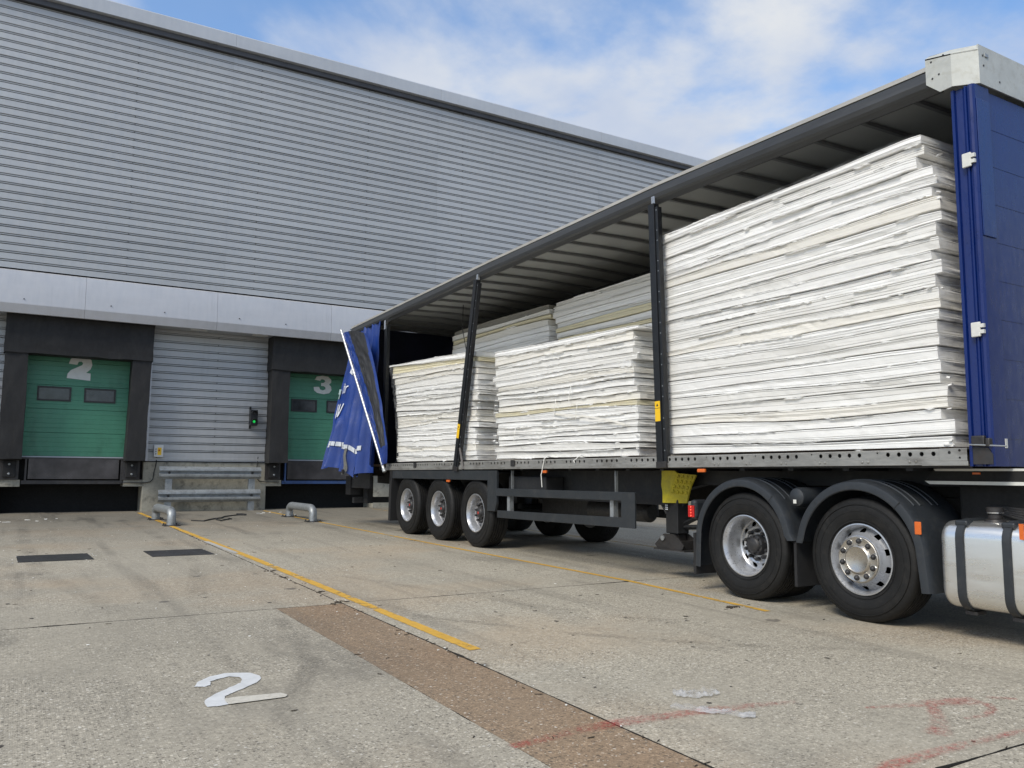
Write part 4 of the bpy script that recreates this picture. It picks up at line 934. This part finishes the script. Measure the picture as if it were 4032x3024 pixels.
# wheels ------------------------------------------------------------
def tyre(mb, R_, w, xo):
    r0 = .292
    pr = [(.012, r0 - .006), (-.004, r0 + .012), (-.016, r0 + .045), (-.026, r0 + .11), (-.024, R_ - .075), (-.012, R_ - .035), (-.004, R_ - .018), (.012, R_ - .006), (.03, R_ - .001)]
    n = 5; gw = .010; seg = (w - .10) / n
    for k in range(n):
        a = .045 + k * seg; pr += [(a, R_), (a + .002, R_ - .012), (a + gw, R_ - .012), (a + gw + .002, R_)]
    pr += [(w - .02, R_ - .002), (w - .005, R_ - .02), (w + .02, R_ - .1), (w + .01, r0 + .03), (w - .02, r0 - .006)]
    mb.lathe([(a + xo, r) for a, r in pr], (0, 0, 0), 'x', 72, close=True)
    mb.v = [(v[0], v[1], v[2] if v[2] > -R_ * .985 else -R_ * .985 + (v[2] + R_ * .985) * .2) for v in mb.v]
def wheel(parent, at, kind, name='wheel', R_=.525, w=.30, lab=None):
    wl = part(name, parent, at, lab); o = Vector(at)
    def B(mb, nm, m, par=None, **k):
        mb.v = [tuple(Vector(v) + o) for v in mb.v]; return mb.build(nm, m, par or wl, **k)
    mb = MB(); tyre(mb, R_, w, 0); ty = B(mb, 'tyre', 'tyre_rubber', smooth=True)
    mb = MB()      # fine rings moulded on the sidewall
    for rr in (.318, .40, .455):
        mb.lathe([(-.0285 if rr > .35 else -.017, rr), (-.028 if rr > .35 else -.016, rr + .006), (-.02, rr + .008), (-.02, rr - .002)], (0, 0, 0), 'x', 72, close=True)
    B(mb, 'sidewall_ring', 'tyre_rubber', ty, smooth=True, kind='stuff')
    def holes(mb_obj, n, rad, hr, xa, xb, ph=0):
        c = MB()
        for k in range(n):
            t = 2 * math.pi * k / n + ph; c.lathe([(xa, hr), (xb, hr)], (o.x, o.y + rad * math.cos(t), o.z + rad * math.sin(t)), 'x', 20)
        co = c.build('cutter', 'hub_black'); boolcut(mb_obj, co)
    if kind == 'far':
        mb = MB(); mb.lathe([(0, .29), (.1, .27), (.12, 0)], (0, 0, 0), 'x', 32); B(mb, 'rim', 'rim_deep_grey', smooth=True); return wl
    if kind in ('deep', 'dual'):
        dep = .135 if kind == 'deep' else .205
        mb = MB(); mb.lathe([(-.010, .296), (-.012, .286), (.004, .276), (.020, .268), (.032, .262), (.055, .258), (dep - .05, .250), (dep - .02, .246), (dep - .015, .252), (dep - .04, .262), (.03, .275), (.010, .296)], (0, 0, 0), 'x', 72, close=True)
        rim = B(mb, 'rim', 'rim_silver', smooth=True)
        mb = MB(); d0 = dep - .02
        mb.lathe([(d0, .2475), (d0 + .012, .235), (d0 + .006, .205), (d0 - .018, .175), (d0 - .012, .155), (d0, .148), (d0 + .002, .09), (d0 + .012, .09), (d0 + .012, .15), (d0 - .002, .16), (d0 - .006, .176), (d0 + .018, .205), (d0 + .024, .238), (d0 + .01, .2475)], (0, 0, 0), 'x', 60, close=True)
        disc = B(mb, 'wheel_disc', 'rim_deep_grey' if kind == 'deep' else 'rim_silver', smooth=True)
        holes(disc, 10, .203, .027 if kind == 'deep' else .031, o.x + d0 - .05, o.x + d0 + .06)
        mb = MB(); mb.lathe([(d0 + .06, .246), (d0 + .06, 0)], (0, 0, 0), 'x', 32); B(mb, 'brake_drum', 'void_black', rim)
        mb = MB(); hx = d0 - (.075 if kind == 'deep' else .10)
        mb.lathe([(hx, 0), (hx, .055), (hx + .012, .072), (hx + .03, .078), (hx + .034, .098), (d0 + .003, .103)], (0, 0, 0), 'x', 40); hub = B(mb, 'hub', 'hub_black', smooth=True)
        if kind == 'deep': mb = MB(); mb.lathe([(hx - .004, 0), (hx - .004, .020), (hx + .001, .024)], (0, 0, 0), 'x', 20); B(mb, 'hub_cap', 'hub_red', hub)
        for k in range(10):
            t = 2 * math.pi * (k + .5) / 10; mb = MB(); yy, zz = .138 * math.cos(t), .138 * math.sin(t)
            mb.lathe([(d0 - .062, 0), (d0 - .060, .012), (d0 - .045, .018), (d0 + .0, .020)], (0, yy, zz), 'x', 8)
            B(mb, 'wheel_nut', 'hub_black', smooth=False)
        if kind == 'dual':
            for k in range(8):
                t = 2 * math.pi * k / 8; mb = MB(); mb.lathe([(hx + .016, 0), (hx + .016, .008), (hx + .03, .010)], (0, .088 * math.cos(t), .088 * math.sin(t)), 'x', 6); B(mb, 'hub_bolt', 'hub_black', hub)
    else:
        mb = MB(); mb.lathe([(-.012, .298), (-.014, .288), (.002, .277), (.018, .268), (.055, .262), (.075, .258), (.08, .264), (.04, .275), (.008, .298)], (0, 0, 0), 'x', 72, close=True)
        rim = B(mb, 'rim', 'rim_silver', smooth=True)
        mb = MB(); mb.lathe([(.070, .262), (.055, .250), (.022, .225), (-.012, .204), (-.030, .197), (-.034, .185), (-.034, .09), (-.024, .09), (-.024, .183), (-.022, .195), (.0, .208), (.034, .231), (.064, .254), (.078, .262)], (0, 0, 0), 'x', 60, close=True)
        disc = B(mb, 'wheel_disc', 'rim_silver', smooth=True); holes(disc, 10, .230, .027, o.x - .02, o.x + .1, .31)
        mb = MB(); mb.lathe([(.085, .26), (.085, 0)], (0, 0, 0), 'x', 32); B(mb, 'brake_drum', 'void_black', rim)
        mb = MB(); mb.lathe([(-.0345, .193), (-.046, .191), (-.050, .184), (-.046, .178), (-.048, .126), (-.054, .120), (-.062, .115), (-.066, .106), (-.059, .097), (-.058, 0)], (0, 0, 0), 'x', 60); hc = B(mb, 'hub_cover', 'hub_steel', smooth=True)
        for k in range(10):
            t = 2 * math.pi * (k + .5) / 10 + .1; mb = MB(); yy, zz = .153 * math.cos(t), .153 * math.sin(t)
            mb.lathe([(-.0465, .029), (-.051, .028), (-.051, .0245), (-.0465, .0235)], (0, yy, zz), 'x', 20, close=True); B(mb, 'nut_collar', 'chrome', hc, smooth=True)
            mb = MB(); mb.lathe([(-.074, 0), (-.072, .011), (-.064, .019), (-.0466, .0228)], (0, yy, zz), 'x', 16); B(mb, 'nut_cover', 'hub_black', hc, smooth=True)
    return wl
WY1 = 14.03
w1 = wheel(TRL, (.035, WY1, gz(WY1) + .523), 'deep', lab='rear wheel of three with a deep silver rim')
w2 = clone(w1, TRL, (0, -1.31, -1.31 * GS)); w2['label'] = 'middle wheel of three with a deep silver rim'
w3 = clone(w1, TRL, (0, -2.62, -2.62 * GS)); w3['label'] = 'front wheel of three with a deep silver rim'
for i in range(3):
    y = WY1 - 1.31 * i
    f_ = wheel(TRL, (2.20, y, gz(y) + .523), 'far') if i == 0 else clone(f0, TRL, (0, -1.31 * i, -1.31 * GS * i))
    if i == 0: f0 = f_
    mb = MB(); mb.tube([(.3, y, gz(y) + .52), (2.25, y, gz(y) + .52)], .065, 12); mb.build('axle', 'chassis_dark', TRL)
    mb = MB(); mb.lathe([(.62, 0), (.62, .12), (.9, .12), (.9, 0)], (0, y + .42, .98), 'x', 16)
    mb.v = [(v[0], v[1], v[2]) for v in mb.v]; mb.build('air_spring', 'hub_black', TRL)
    mb = MB(); mb.box(.70, .78, y - .15, y + .55, gz(y) + .58, gz(y) + .66); mb.box(.66, .82, y + .38, y + .62, gz(y) + .5, 1.1); mb.build('suspension_arm', 'chassis_dark', TRL, kind='stuff')

# ------------------------------------------------------------------ tractor unit
TR = thing('tractor_unit', (1.25, 4.0, gz(4)), 'truck tractor under the trailer front, with grey mudguards and a silver fuel tank', 'truck')
YA, YBW = 5.87, 4.575
wheel(TR, (.04, YA, gz(YA) + .515), 'dual', R_=.517, w=.28, lab='rear drive wheel with deep dished silver rim')
wheel(TR, (.04, YBW, gz(YBW) + .515), 'steer', R_=.517, w=.28, lab='front bogie wheel with polished hub cover')
for yy in (YA, YBW):
    wheel(TR, (2.20, yy, gz(yy) + .515), 'far', R_=.517, w=.28)
    mb = MB(); mb.tube([(.3, yy, gz(yy) + .515), (2.25, yy, gz(yy) + .515)], .09, 12); mb.build('axle', 'chassis_dark', TR)
mb = MB(); mb.lathe([(.33, .505), (.35, .515), (.6, .515), (.62, .49), (.62, .2)], (0, YA, gz(YA) + .515), 'x', 56); mb.build('inner_tyre', 'tyre_rubber', TR, smooth=True)
for xx in (.80, 1.60):
    mb = MB(); mb.box(xx, xx + .08, .2, 6.55, .75, 1.03); mb.build('frame_rail', 'chassis_dark', TR)
mb = MB(); mb.box(.85, 1.65, 4.9, 5.7, 1.04, 1.13); mb.build('fifth_wheel', 'steel_dark', TR, bevel=.02)
mb = MB(); mb.box(.88, 1.6, 6.50, 6.56, .72, 1.02); mb.build('rear_cross_member', 'chassis_dark', TR)
def mudguard(yc, zc, ra, a0, a1, t0, t1, name):
    mg = part(name, TR, (0.1, yc, zc))
    # arc from angle a0 (rear, left in view) over the top to a1 (front); cross section: outer lip, crown, inner edge
    sec = [(-.028, -.078), (-.036, -.07), (-.036, -.03), (-.030, -.008), (-.006, .004), (.05, .008), (.60, .008), (.60, -.006), (.05, -.008), (.0, -.012), (-.018, -.022), (-.022, -.075)]
    n = 40; mb = MB(); rows = []
    path = []
    for i in range(n + 1):
        t = a0 + (a1 - a0) * i / n; path.append((yc + ra * math.cos(t), zc + ra * math.sin(t), math.cos(t), math.sin(t)))
    c0, s0 = math.cos(a0), math.sin(a0); path = [(path[0][0] + .02 + (.0), path[0][1] - t0, c0, s0 * .3)] + path
    c1, s1 = math.cos(a1), math.sin(a1); path = path + [(path[-1][0] - .04, path[-1][1] - t1, c1, s1 * .3)]
    for (y, z, c, s_) in path:
        nl = math.hypot(c, s_); rows.append([(x, y + h * c / nl, z + h * s_ / nl) for x, h in sec])
    k = len(sec)
    mb.add([p for r in rows for p in r], [(i * k + j, (i + 1) * k + j, (i + 1) * k + (j + 1) % k, i * k + (j + 1) % k) for i in range(len(rows) - 1) for j in range(k)] + [tuple(range(k)), tuple(range((len(rows) - 1) * k, len(rows) * k))[::-1]])
    sh = mb.build('guard_shell', 'mudguard_grey', mg, smooth=True)
    for xx in (.10, .18, .34, .42):
        mb = MB(); rw = []
        for i in range(8, 33):
            t = a0 + (a1 - a0) * i / n; rw.append([(xx + dx, yc + (ra + dr) * math.cos(t), zc + (ra + dr) * math.sin(t)) for dx, dr in ((-.012, .006), (-.008, .017), (.008, .017), (.012, .006))])
        mb.add([p for r in rw for p in r], [(i * 4 + j, (i + 1) * 4 + j, (i + 1) * 4 + j + 1, i * 4 + j + 1) for i in range(len(rw) - 1) for j in range(3)] + [(0, 1, 2, 3), tuple(range(len(rw) * 4 - 4, len(rw) * 4))])
        mb.build('moulded_rib', 'mudguard_grey', sh)
    # thin seams where the end pieces bolt on
    for i in (9, 31):
        t = a0 + (a1 - a0) * i / n; c, s_ = math.cos(t), math.sin(t)
        mb = MB(); mb.prism([(yc + (ra - .08) * c, zc + (ra - .08) * s_), (yc + (ra - .08) * c + .004, zc + (ra - .08) * s_ + .004), (yc + (ra + .006) * c + .004, zc + (ra + .006) * s_ + .004), (yc + (ra + .006) * c, zc + (ra + .006) * s_)], 'x', -.0372, -.0362); mb.build('seam', 'void_black', sh)
    return mg
mga = mudguard(YA, .56, .622, math.radians(8), math.radians(168), .36, .06, 'mudguard')
mgb = mudguard(YBW, .55, .625, math.radians(12), math.radians(168), .06, .36, 'mudguard')
mb = MB(); mb.box(-.02, .58, 6.50, 6.535, .20, .62); mb.build('mudflap', 'rubber_black', mga)
mb = MB(); mb.box(.0, .58, 5.22, 5.25, .22, .62); mb.build('mudflap', 'rubber_black', mgb)
mb = MB(); mb.lathe([(.0, 0), (.004, .05), (.02, .08), (.05, .09), (.55, .09)], (0, 5.22, 1.02), 'x', 28); ac = mb.build('round_reservoir', 'mudguard_grey', TR, smooth=True)
mb = MB(); mb.box(-.0075, -.006, 5.20, 5.235, .965, 1.0); mb.build('small_sticker', 'hinge_white', ac)
tl = part('tail_lamp', TR, (0, 6.5, .85))
mb = MB(); mb.box(-.03, .16, 6.485, 6.57, .76, .96); mb.build('lamp_housing', 'mudguard_grey', tl, bevel=.03)
mb = MB(); mb.box(-.034, .10, 6.571, 6.59, .78, .90); mb.box(-.036, -.0305, 6.50, 6.59, .78, .90); le = mb.build('red_lens', 'red_lens', tl)
for k in range(4): mb = MB(); mb.lathe([(-.040, 0), (-.0365, .008)], (0, 6.55, .795 + .03 * k), 'x', 8); mb.build('led', 'red_led', le)
mb = MB(); mb.box(-.040, -.028, 3.975, 4.03, .765, .865); mb.build('side_marker', 'amber', TR, bevel=.006)
# fuel tank
ft = part('fuel_tank', TR, (.3, 3.2, .55), 'brushed silver fuel tank held by black straps')
def tsec(s=1.0, ex=0.0):
    x0, x1, z0, z1 = .0 - ex, .66 + ex, .235 - ex, .885 + ex; r = .13 + ex; P_ = []
    for cx_, cz_, a0 in ((x1 - r, z1 - r, 0), (x0 + r, z1 - r, 90), (x0 + r, z0 + r, 180), (x1 - r, z0 + r, 270)):
        for k in range(7): t = math.radians(a0 + 15 * k); P_.append((cx_ + r * math.cos(t), cz_ + r * math.sin(t)))
    cx_, cz_ = (x0 + x1) / 2, (z0 + z1) / 2
    return [(cx_ + (a - cx_) * s, cz_ + (c - cz_) * s) for a, c in P_]
mb = MB(); stn = [(3.862, .82), (3.850, .93), (3.835, .975), (3.81, .995), (3.79, 1.004), (3.775, 1.0), (2.42, 1.0), (2.40, .97), (2.38, .85)]
rows = [[(a, y, c) for a, c in tsec(s_)] for y, s_ in stn]; k = len(rows[0])
mb.add([p for r in rows for p in r], [(i * k + j, (i + 1) * k + j, (i + 1) * k + (j + 1) % k, i * k + (j + 1) % k) for i in range(len(rows) - 1) for j in range(k)] + [tuple(range(k)), tuple(range((len(rows) - 1) * k, len(rows) * k))[::-1]])
mb.build('tank_shell', 'tank_alu', ft, smooth=True)
for yy in (3.69, 3.345, 2.7):
    mb = MB(); a, b_ = tsec(1, .018), tsec(1, .002)
    rows = [[(p[0], yy - .032, p[1]) for p in b_], [(p[0], yy - .028, p[1]) for p in a], [(p[0], yy + .028, p[1]) for p in a], [(p[0], yy + .032, p[1]) for p in b_]]
    mb.add([p for r in rows for p in r], [(i * k + j, (i + 1) * k + j, (i + 1) * k + (j + 1) % k, i * k + (j + 1) % k) for i in range(3) for j in range(k)]); st = mb.build('tank_strap', 'mudguard_grey', ft, smooth=True)
    mb = MB(); mb.box(.02, .11, yy - .05, yy + .05, .845, .893); mb.build('strap_bracket', 'mudguard_grey', st, bevel=.015)
    mb = MB(); mb.lathe([(-.0, .0), (-.0, .014), (.02, .014)], (.03, yy, .865), 'x', 8); mb.build('strap_bolt', 'hub_black', st)
    mb = MB(); mb.box(.10, .22, yy - .045, yy + .045, .19, .215); mb.build('strap_foot', 'steel_dark', st)
fc = MB(); fc.lathe([(.882, .075), (.900, .07), (.905, .05), (.935, .05), (.937, .046), (.945, .046), (.947, .058), (.985, .058), (.992, .05), (.993, 0)], (.20, 3.53, 0), 'z', 28); fc.build('filler_cap', 'steel_dark', ft, smooth=True)
mb = MB(); mb.lathe([(.946, .0585), (.947, .060), (.955, .060), (.956, .0585)], (.20, 3.53, 0), 'z', 28, close=True); mb.build('cap_ring', 'chrome', ft)
mb = MB(); mb.box(.0 - .022, -.010, 3.215, 3.245, .78, .89); mb.build('side_marker', 'amber', TR)
# side deflector with white edge strips behind the trailer nose
dp = part('side_deflector', TR, (.3, 3.4, 1.2))
mb = MB(); mb.prism([(2.0, 1.145), (4.15, 1.150), (4.06, 1.285), (2.0, 1.29)], 'x', .302, .33); mb.build('deflector_panel', 'void_black', dp)
mb = MB(); mb.prism([(2.0, 1.262), (4.045, 1.262), (4.06, 1.280), (2.0, 1.280)], 'x', .294, .3015); mb.build('white_strip', 'hinge_white', dp)
mb = MB(); mb.prism([(2.0, 1.152), (4.10, 1.156), (4.14, 1.182), (2.0, 1.178)], 'x', .294, .3015); mb.build('white_strip', 'hinge_white', dp)
mb = MB(); mb.box(.292, .3015, 3.68, 3.74, 1.236, 1.250); mb.build('small_lamp', 'amber', dp)
mb = MB(); mb.box(.55, 1.9, 2.0, 4.0, 1.04, 1.06); mb.build('catwalk', 'chassis_dark', TR)
mb = MB(); mb.box(.74, 1.8, 3.4, 6.2, 1.04, 1.135); mb.build('ramp_plate', 'void_black', TR)
mb = MB(); mb.box(.45, .79, 2.0, 3.95, .55, 1.20); mb.build('battery_box', 'void_black', TR, bevel=.02)
mb = MB(); mb.box(.70, 1.85, 2.0, 6.3, .80, 1.035); mb.build('frame_cover', 'void_black', TR)
mb = MB()
for q in range(5): mb.tube([(.40 + .02 * q, 2.1, 1.25 - .02 * q), (.38, 2.8, 1.05 - .03 * q), (.40, 3.4, .97 - .02 * q), (.5, 3.9, 1.0)], .012, 6)
mb.build('air_hoses', 'hub_black', TR, smooth=True, kind='stuff')
# cab (ahead of the frame's edge)
cab = part('cab', TR, (1.25, 1.0, 1.0))
mb = MB(); mb.prism([(.02, .95), (2.05, .95), (2.05, 3.2), (1.5, 3.75), (.45, 3.3), (-.05, 1.9)], 'x', .05, 2.5); mb.build('cab_body', 'blue_paint', cab, bevel=.08)
mb = MB(); mb.prism([(.25, 2.0), (1.15, 2.0), (1.15, 2.75), (.5, 2.75)], 'x', .03, .049); mb.build('side_window', 'dock_window_glass', cab, bevel=.01)
mb = MB(); mb.prism([(.02, .35), (1.9, .35), (2.0, .945), (-.02, .945)], 'x', .10, 2.45); mb.build('lower_body', 'chassis_dark', cab, bevel=.04)
wheel(TR, (-.02, .95, gz(.95) + .515), 'steer', R_=.517, w=.28)

# ------------------------------------------------------------------ load: film-wrapped stacks of foam boards
FM = ['foam_white', 'foam_white', 'foam_white', 'foam_soft', 'foam_soft', 'foam_cream', 'foam_white', 'foam_soft']
def stack(name_, label, X0, X1, Y0, Y1, Z0, Z1, n, seed, dz1=0.0, bulge=0.0, mats=None, frag=120, film=True, lean=0.0, wav=.35, end_jit=.05):
    rnd = random.Random(seed); T = thing('foam_board_stack', ((X0 + X1) / 2, (Y0 + Y1) / 2, Z0), label, 'board stack', 'film-wrapped stacks of foam boards on the trailer')
    th = (Z1 - Z0) / n; W = [1 + .28 * (rnd.random() - .5) for _ in range(n)]; s = sum(W); cum = [0]
    for w in W: cum.append(cum[-1] + w / s)
    def zk(k, y):
        t = (y - Y0) / (Y1 - Y0); f = cum[k]
        z = Z0 + (Z1 - Z0 + dz1 * t) * f
        if 0 < k: z += th * wav * (1.2 * nz(k * 5.3 + seed, t * 1.5) + .22 * nz(k * 3.1, t * 4.0, seed)) * min(1, k / 2) * (1 if k < n else .6)
        return z
    offs = []; dr = 0
    for k in range(n):
        dr = .6 * dr + rnd.gauss(0, .018)
        offs.append(dict(f=rnd.gauss(0, .010), e0=rnd.gauss(0, end_jit * .7) + dr, e1=rnd.gauss(0, end_jit * .7) + dr))
    for k in range(n):
        o = offs[k]; f = (k + .5) / n
        ya = Y0 + o['e0'] + (.10 if f > .90 and bulge else 0); yb = Y1 + o['e1'] + lean * f * f
        xa = X0 + o['f']
        m = (mats or {}).get(k) or rnd.choice(FM)
        per = []
        L_ = yb - ya; nf = max(12, int(L_ / .075))
        for i in range(nf + 1): t = i / nf; per.append((xa, ya + L_ * t, -1, 0))
        ne = 9
        for i in range(1, ne): t = i / ne; per.append((xa + (X1 - xa) * t * 1.0, yb, 0, 1))
        per.append((X1, yb, 0, 1)); per.append((X1, ya, 0, -1))
        for i in range(ne - 1, 0, -1): t = i / ne; per.append((xa + (X1 - xa) * t, ya, 0, -1))
        gap = .006 + (.016 if rnd.random() < .22 else .004)
        # levels: (fraction, inset)
        mid = .5; LV = [(0, .010), (.045, .0)]; cuts = sorted(rnd.uniform(.14, .82) for _ in range(rnd.choice((1, 2, 2, 3))))
        for q, cc in enumerate(cuts):
            if q and cc - cuts[q - 1] < .11: continue
            dd_ = rnd.choice((.003, .006, .011)); o2 = rnd.gauss(0, .003)
            LV += [(cc - .028, o2), (cc - .016, dd_), (cc + .016, dd_), (cc + .028, o2)]
        LV += [(.90, .0), (.915, -.006), (1, -.005)]
        chunks = [(rnd.uniform(0, 1), rnd.uniform(.03, .12), rnd.uniform(.004, .022), rnd.choice((0, 1))) for _ in range(rnd.randint(0, 3))]
        mb = MB(); rings = []
        for li, (lf, ins) in enumerate(LV):
            ring = []
            for pi, (x, y, nx, ny) in enumerate(per):
                z0 = zk(k, y) + gap * .5; z1 = zk(k + 1, y) - gap * .5; z = z0 + (z1 - z0) * lf
                rough = (.0022 if nx else .010) * nz(x * 14 + y * 14, z * 25, seed) + (.003 if nx else .008) * nz(y * 45 + x * 45, z * 60, k)
                wob = .012 * nz(y * 1.1 + k * 7, seed, 3) if nx else .02 * nz(x * 3 + k, seed, 6)
                cin = 0
                if nx:
                    t = (y - ya) / L_
                    for (c, w, dd, hi) in chunks:
                        if abs(t - c) < w and ((lf > mid) == bool(hi)) and li not in (0, len(LV) - 1): cin += dd * max(0, 1 - (abs(t - c) / w) ** 6) * (.6 + .5 * nz(y * 22, k))
                crn = 0
                e = min(abs(y - ya), abs(y - yb))
                if nx and e < .10: crn = .016 * (1 - e / .10) * (1 + nz(k, y * 9))
                d = -ins + rough + wob - cin - crn
                zz = z + .002 * nz(y * 5, x * 5, k)
                ring.append((x + nx * d, y + ny * d + (0 if not nx else .0), zz))
            rings.append(ring)
        m_ = len(per); vs = [p for r in rings for p in r]; fs = []
        for i in range(len(LV) - 1):
            for j in range(m_): fs.append((i * m_ + j, i * m_ + (j + 1) % m_, (i + 1) * m_ + (j + 1) % m_, (i + 1) * m_ + j))
        # caps as strips front-to-back, so wavy boards stay clean
        def capf(base):
            out_ = []; back = base + nf + ne
            for j in range(nf): out_.append((base + j, base + j + 1, back if j >= nf / 2 else back + 1))
            for j in range(nf, nf + ne): out_.append((base + j, base + j + 1, back))
            h = int(math.ceil(nf / 2)); out_.append((base + h, back, back + 1))
            for j in range(back + 1, base + m_ - 1): out_.append((j, j + 1, base + 0))
            return out_
        fs += capf(0) + capf((len(LV) - 1) * m_)
        mb.add(vs, fs); mb.build('foam_board', m, T, fix=True)
    # slivers and torn lumps along the seams
    mb = MB()
    for i in range(frag):
        y = rnd.uniform(Y0 + .05, Y1 - .9); k = rnd.randint(0, n - 1); z = zk(k + rnd.choice((0, 1)) , y) + rnd.gauss(0, .006)
        L_ = rnd.choice((rnd.uniform(.03, .12), rnd.uniform(.2, .8))); hgt = rnd.uniform(.005, .015) if L_ < .12 else rnd.uniform(.004, .012)
        seg = max(2, int(L_ / .04)); prev = None; P_ = []
        sl = (zk(k, y + .2) - zk(k, y)) / .2
        for q in range(seg + 1):
            yy = y + L_ * q / seg; e = (1 - (2 * q / seg - 1) ** 4) * .9 + .1
            c = (X0 - .008 - .012 * rnd.random(), yy, z + sl * (yy - y) + rnd.gauss(0, .002)); h = hgt * e * rnd.uniform(.5, 1)
            P_ += [(X0 + .03, c[1], c[2] - h), (c[0], c[1], c[2] - h * .8), (c[0] - .002, c[1], c[2] + h * .7), (X0 + .03, c[1], c[2] + h)]
        mb.add(P_, [(i_ * 4 + j, (i_ + 1) * 4 + j, (i_ + 1) * 4 + (j + 1) % 4, i_ * 4 + (j + 1) % 4) for i_ in range(seg) for j in range(4)] + [(0, 1, 2, 3), tuple(range(seg * 4, seg * 4 + 4))[::-1]])
    for i in range(frag // 7):
        k = rnd.randint(0, n - 1); z = Z0 + (Z1 - Z0) * rnd.random(); yy = rnd.choice((Y0 + rnd.gauss(-.02, .02), Y1 + rnd.gauss(.02, .02)))
        shard(mb, (X0 + rnd.uniform(-.005, .04), yy, z), rnd.uniform(.02, .04), rnd.uniform(.03, .07), rnd.uniform(.006, .018), rnd.uniform(0, 3), tilt=rnd.uniform(-.5, .5))
    if frag: mb.build('torn_foam_slivers', 'foam_white', T, kind='stuff', label='torn slivers of white foam along the board edges')
    if film:
        mb = MB()
        def g(u, v):
            if u < .14: v *= .90
            z = Z0 + .01 + (zk(n, Y0 + (Y1 - Y0) * min(1, max(0, (u - .1) / .8))) - Z0 - .005) * v
            if u < .1: xx, yy = X0 + .30 * (1 - u / .1), Y0 - .05; nx, ny = 0, -1
            elif u > .9: xx, yy = X0 + .30 * ((u - .9) / .1), Y1 + lean * v * v + .06; nx, ny = 0, 1
            else: xx, yy = X0 - .022, Y0 - .03 + (Y1 + lean * v * v - Y0 + .06) * (u - .1) / .8; nx, ny = -1, 0
            w = .010 * nz(u * 22, v * 24, seed) + .012 * nz(u * 60 + v * 30, v * 18, seed + 2) + .014 * nz(u * 6, v * 44, seed + 5)
            return (xx + nx * (w + .006), yy + ny * (w * 1.4 + .01), z)
        nu = int((Y1 - Y0) / .03); mb.grid(g, nu, int((Z1 - Z0) / .03)); mb.build('stretch_film', 'stretch_film', T, smooth='all')
    return T
stack('f', 'tallest stack of white foam boards, wrapped in film, filling the front of the trailer', .10, 2.35, 3.80, 7.16, 1.435, 4.02, 26, 11, dz1=-.08, frag=120, bulge=1, wav=.42, end_jit=.035, mats={19: 'foam_cream', 8: 'foam_soft', 3: 'foam_cream'})
MIDST = stack('m', 'low near-side stack of white foam boards between the two black pillars', .10, 1.22, 7.60, 10.92, 1.43, 2.99, 19, 23, dz1=.06, frag=150, wav=.45, end_jit=.055, mats={7: 'foam_yellow', 8: 'foam_cream', 17: 'foam_cream', 11: 'foam_soft', 12: 'foam_cream'})
stack('r', 'rearmost near-side stack with a yellowed board near its top, beside the blue curtain', .10, 1.22, 11.55, 14.68, 1.42, 3.17, 20, 37, dz1=.14, lean=.48, frag=110, wav=.45, end_jit=.06, mats={18: 'foam_yellow', 7: 'foam_cream', 8: 'foam_cream'})
stack('a', 'far-side stack behind the middle load, its top boards reaching nearer the roof', 1.30, 2.40, 7.4, 11.10, 1.43, 4.00, 30, 41, frag=40, wav=.3, film=False, mats={24: 'foam_yellow', 27: 'foam_soft', 28: 'foam_soft', 29: 'foam_soft', 22: 'foam_yellow'})
stack('b', 'far-side stack at the rear, topped by a dirty grey board', 1.30, 2.40, 11.32, 14.85, 1.42, 4.02, 28, 53, dz1=.02, frag=40, wav=.3, film=False, mats={27: 'foam_grey', 26: 'foam_soft', 25: 'foam_yellow', 24: 'foam_cream'})
# a thin facing strip that has come loose and sags across the middle stack, plus a few string ends
mb = MB(); pth = [(.075, 9.30, 2.02), (.045, 8.95, 1.99), (.03, 8.6, 1.955), (.03, 8.2, 1.90), (.04, 7.9, 1.845), (.06, 7.75, 1.81)]
rows = [[(x, y, z + h) for h in (-.011, .011)] for x, y, z in pth]; rows += [[(x + .006, y, z + h) for h in (.011, -.011)] for x, y, z in pth]
mb.add([p for r in rows for p in r], [(i * 2, i * 2 + 1, i * 2 + 3, i * 2 + 2) for i in range(5)] + [(12 + i * 2, 12 + i * 2 + 1, 12 + i * 2 + 3, 12 + i * 2 + 2) for i in range(5)] + [(i * 2 + 1, i * 2 + 3, 12 + i * 2 + 2, 12 + i * 2) for i in range(5)] + [(i * 2, i * 2 + 2, 12 + i * 2 + 3, 12 + i * 2 + 1) for i in range(5)])
mb.build('loose_facing_strip', 'foam_cream', MIDST)
for y, z in ((8.9, 2.25), (9.25, 2.10), (10.3, 1.75), (8.75, 2.02)):
    mb = MB(); mb.tube([(.075, y, z + .12), (.055, y - .02, z + .05), (.06, y + .015, z - .02), (.055, y + .01, z - .10)], .004, 4); mb.build('string_end', 'foam_chip', MIDST)
# loose strings hanging over the rail
for (y, z1, lab) in ((9.38, 1.04, 'frayed white string hanging over the side rail in front of an orange lamp'), (8.62, 1.36, 'short white string end poking out under the middle stack')):
    mb = MB(); mb.tube([(.09, y, 1.44), (.02, y - .02, 1.455), (-.03, y - .01, 1.42), (-.045, y + .03, lerp(1.42, z1, .5)), (-.05, y + .035, lerp(1.42, z1, .55)), (-.045, y + .02, z1)], .006, 5)
    tag(mb.build('loose_string', 'foam_chip', smooth=True), lab, 'string', 'loose white strings')
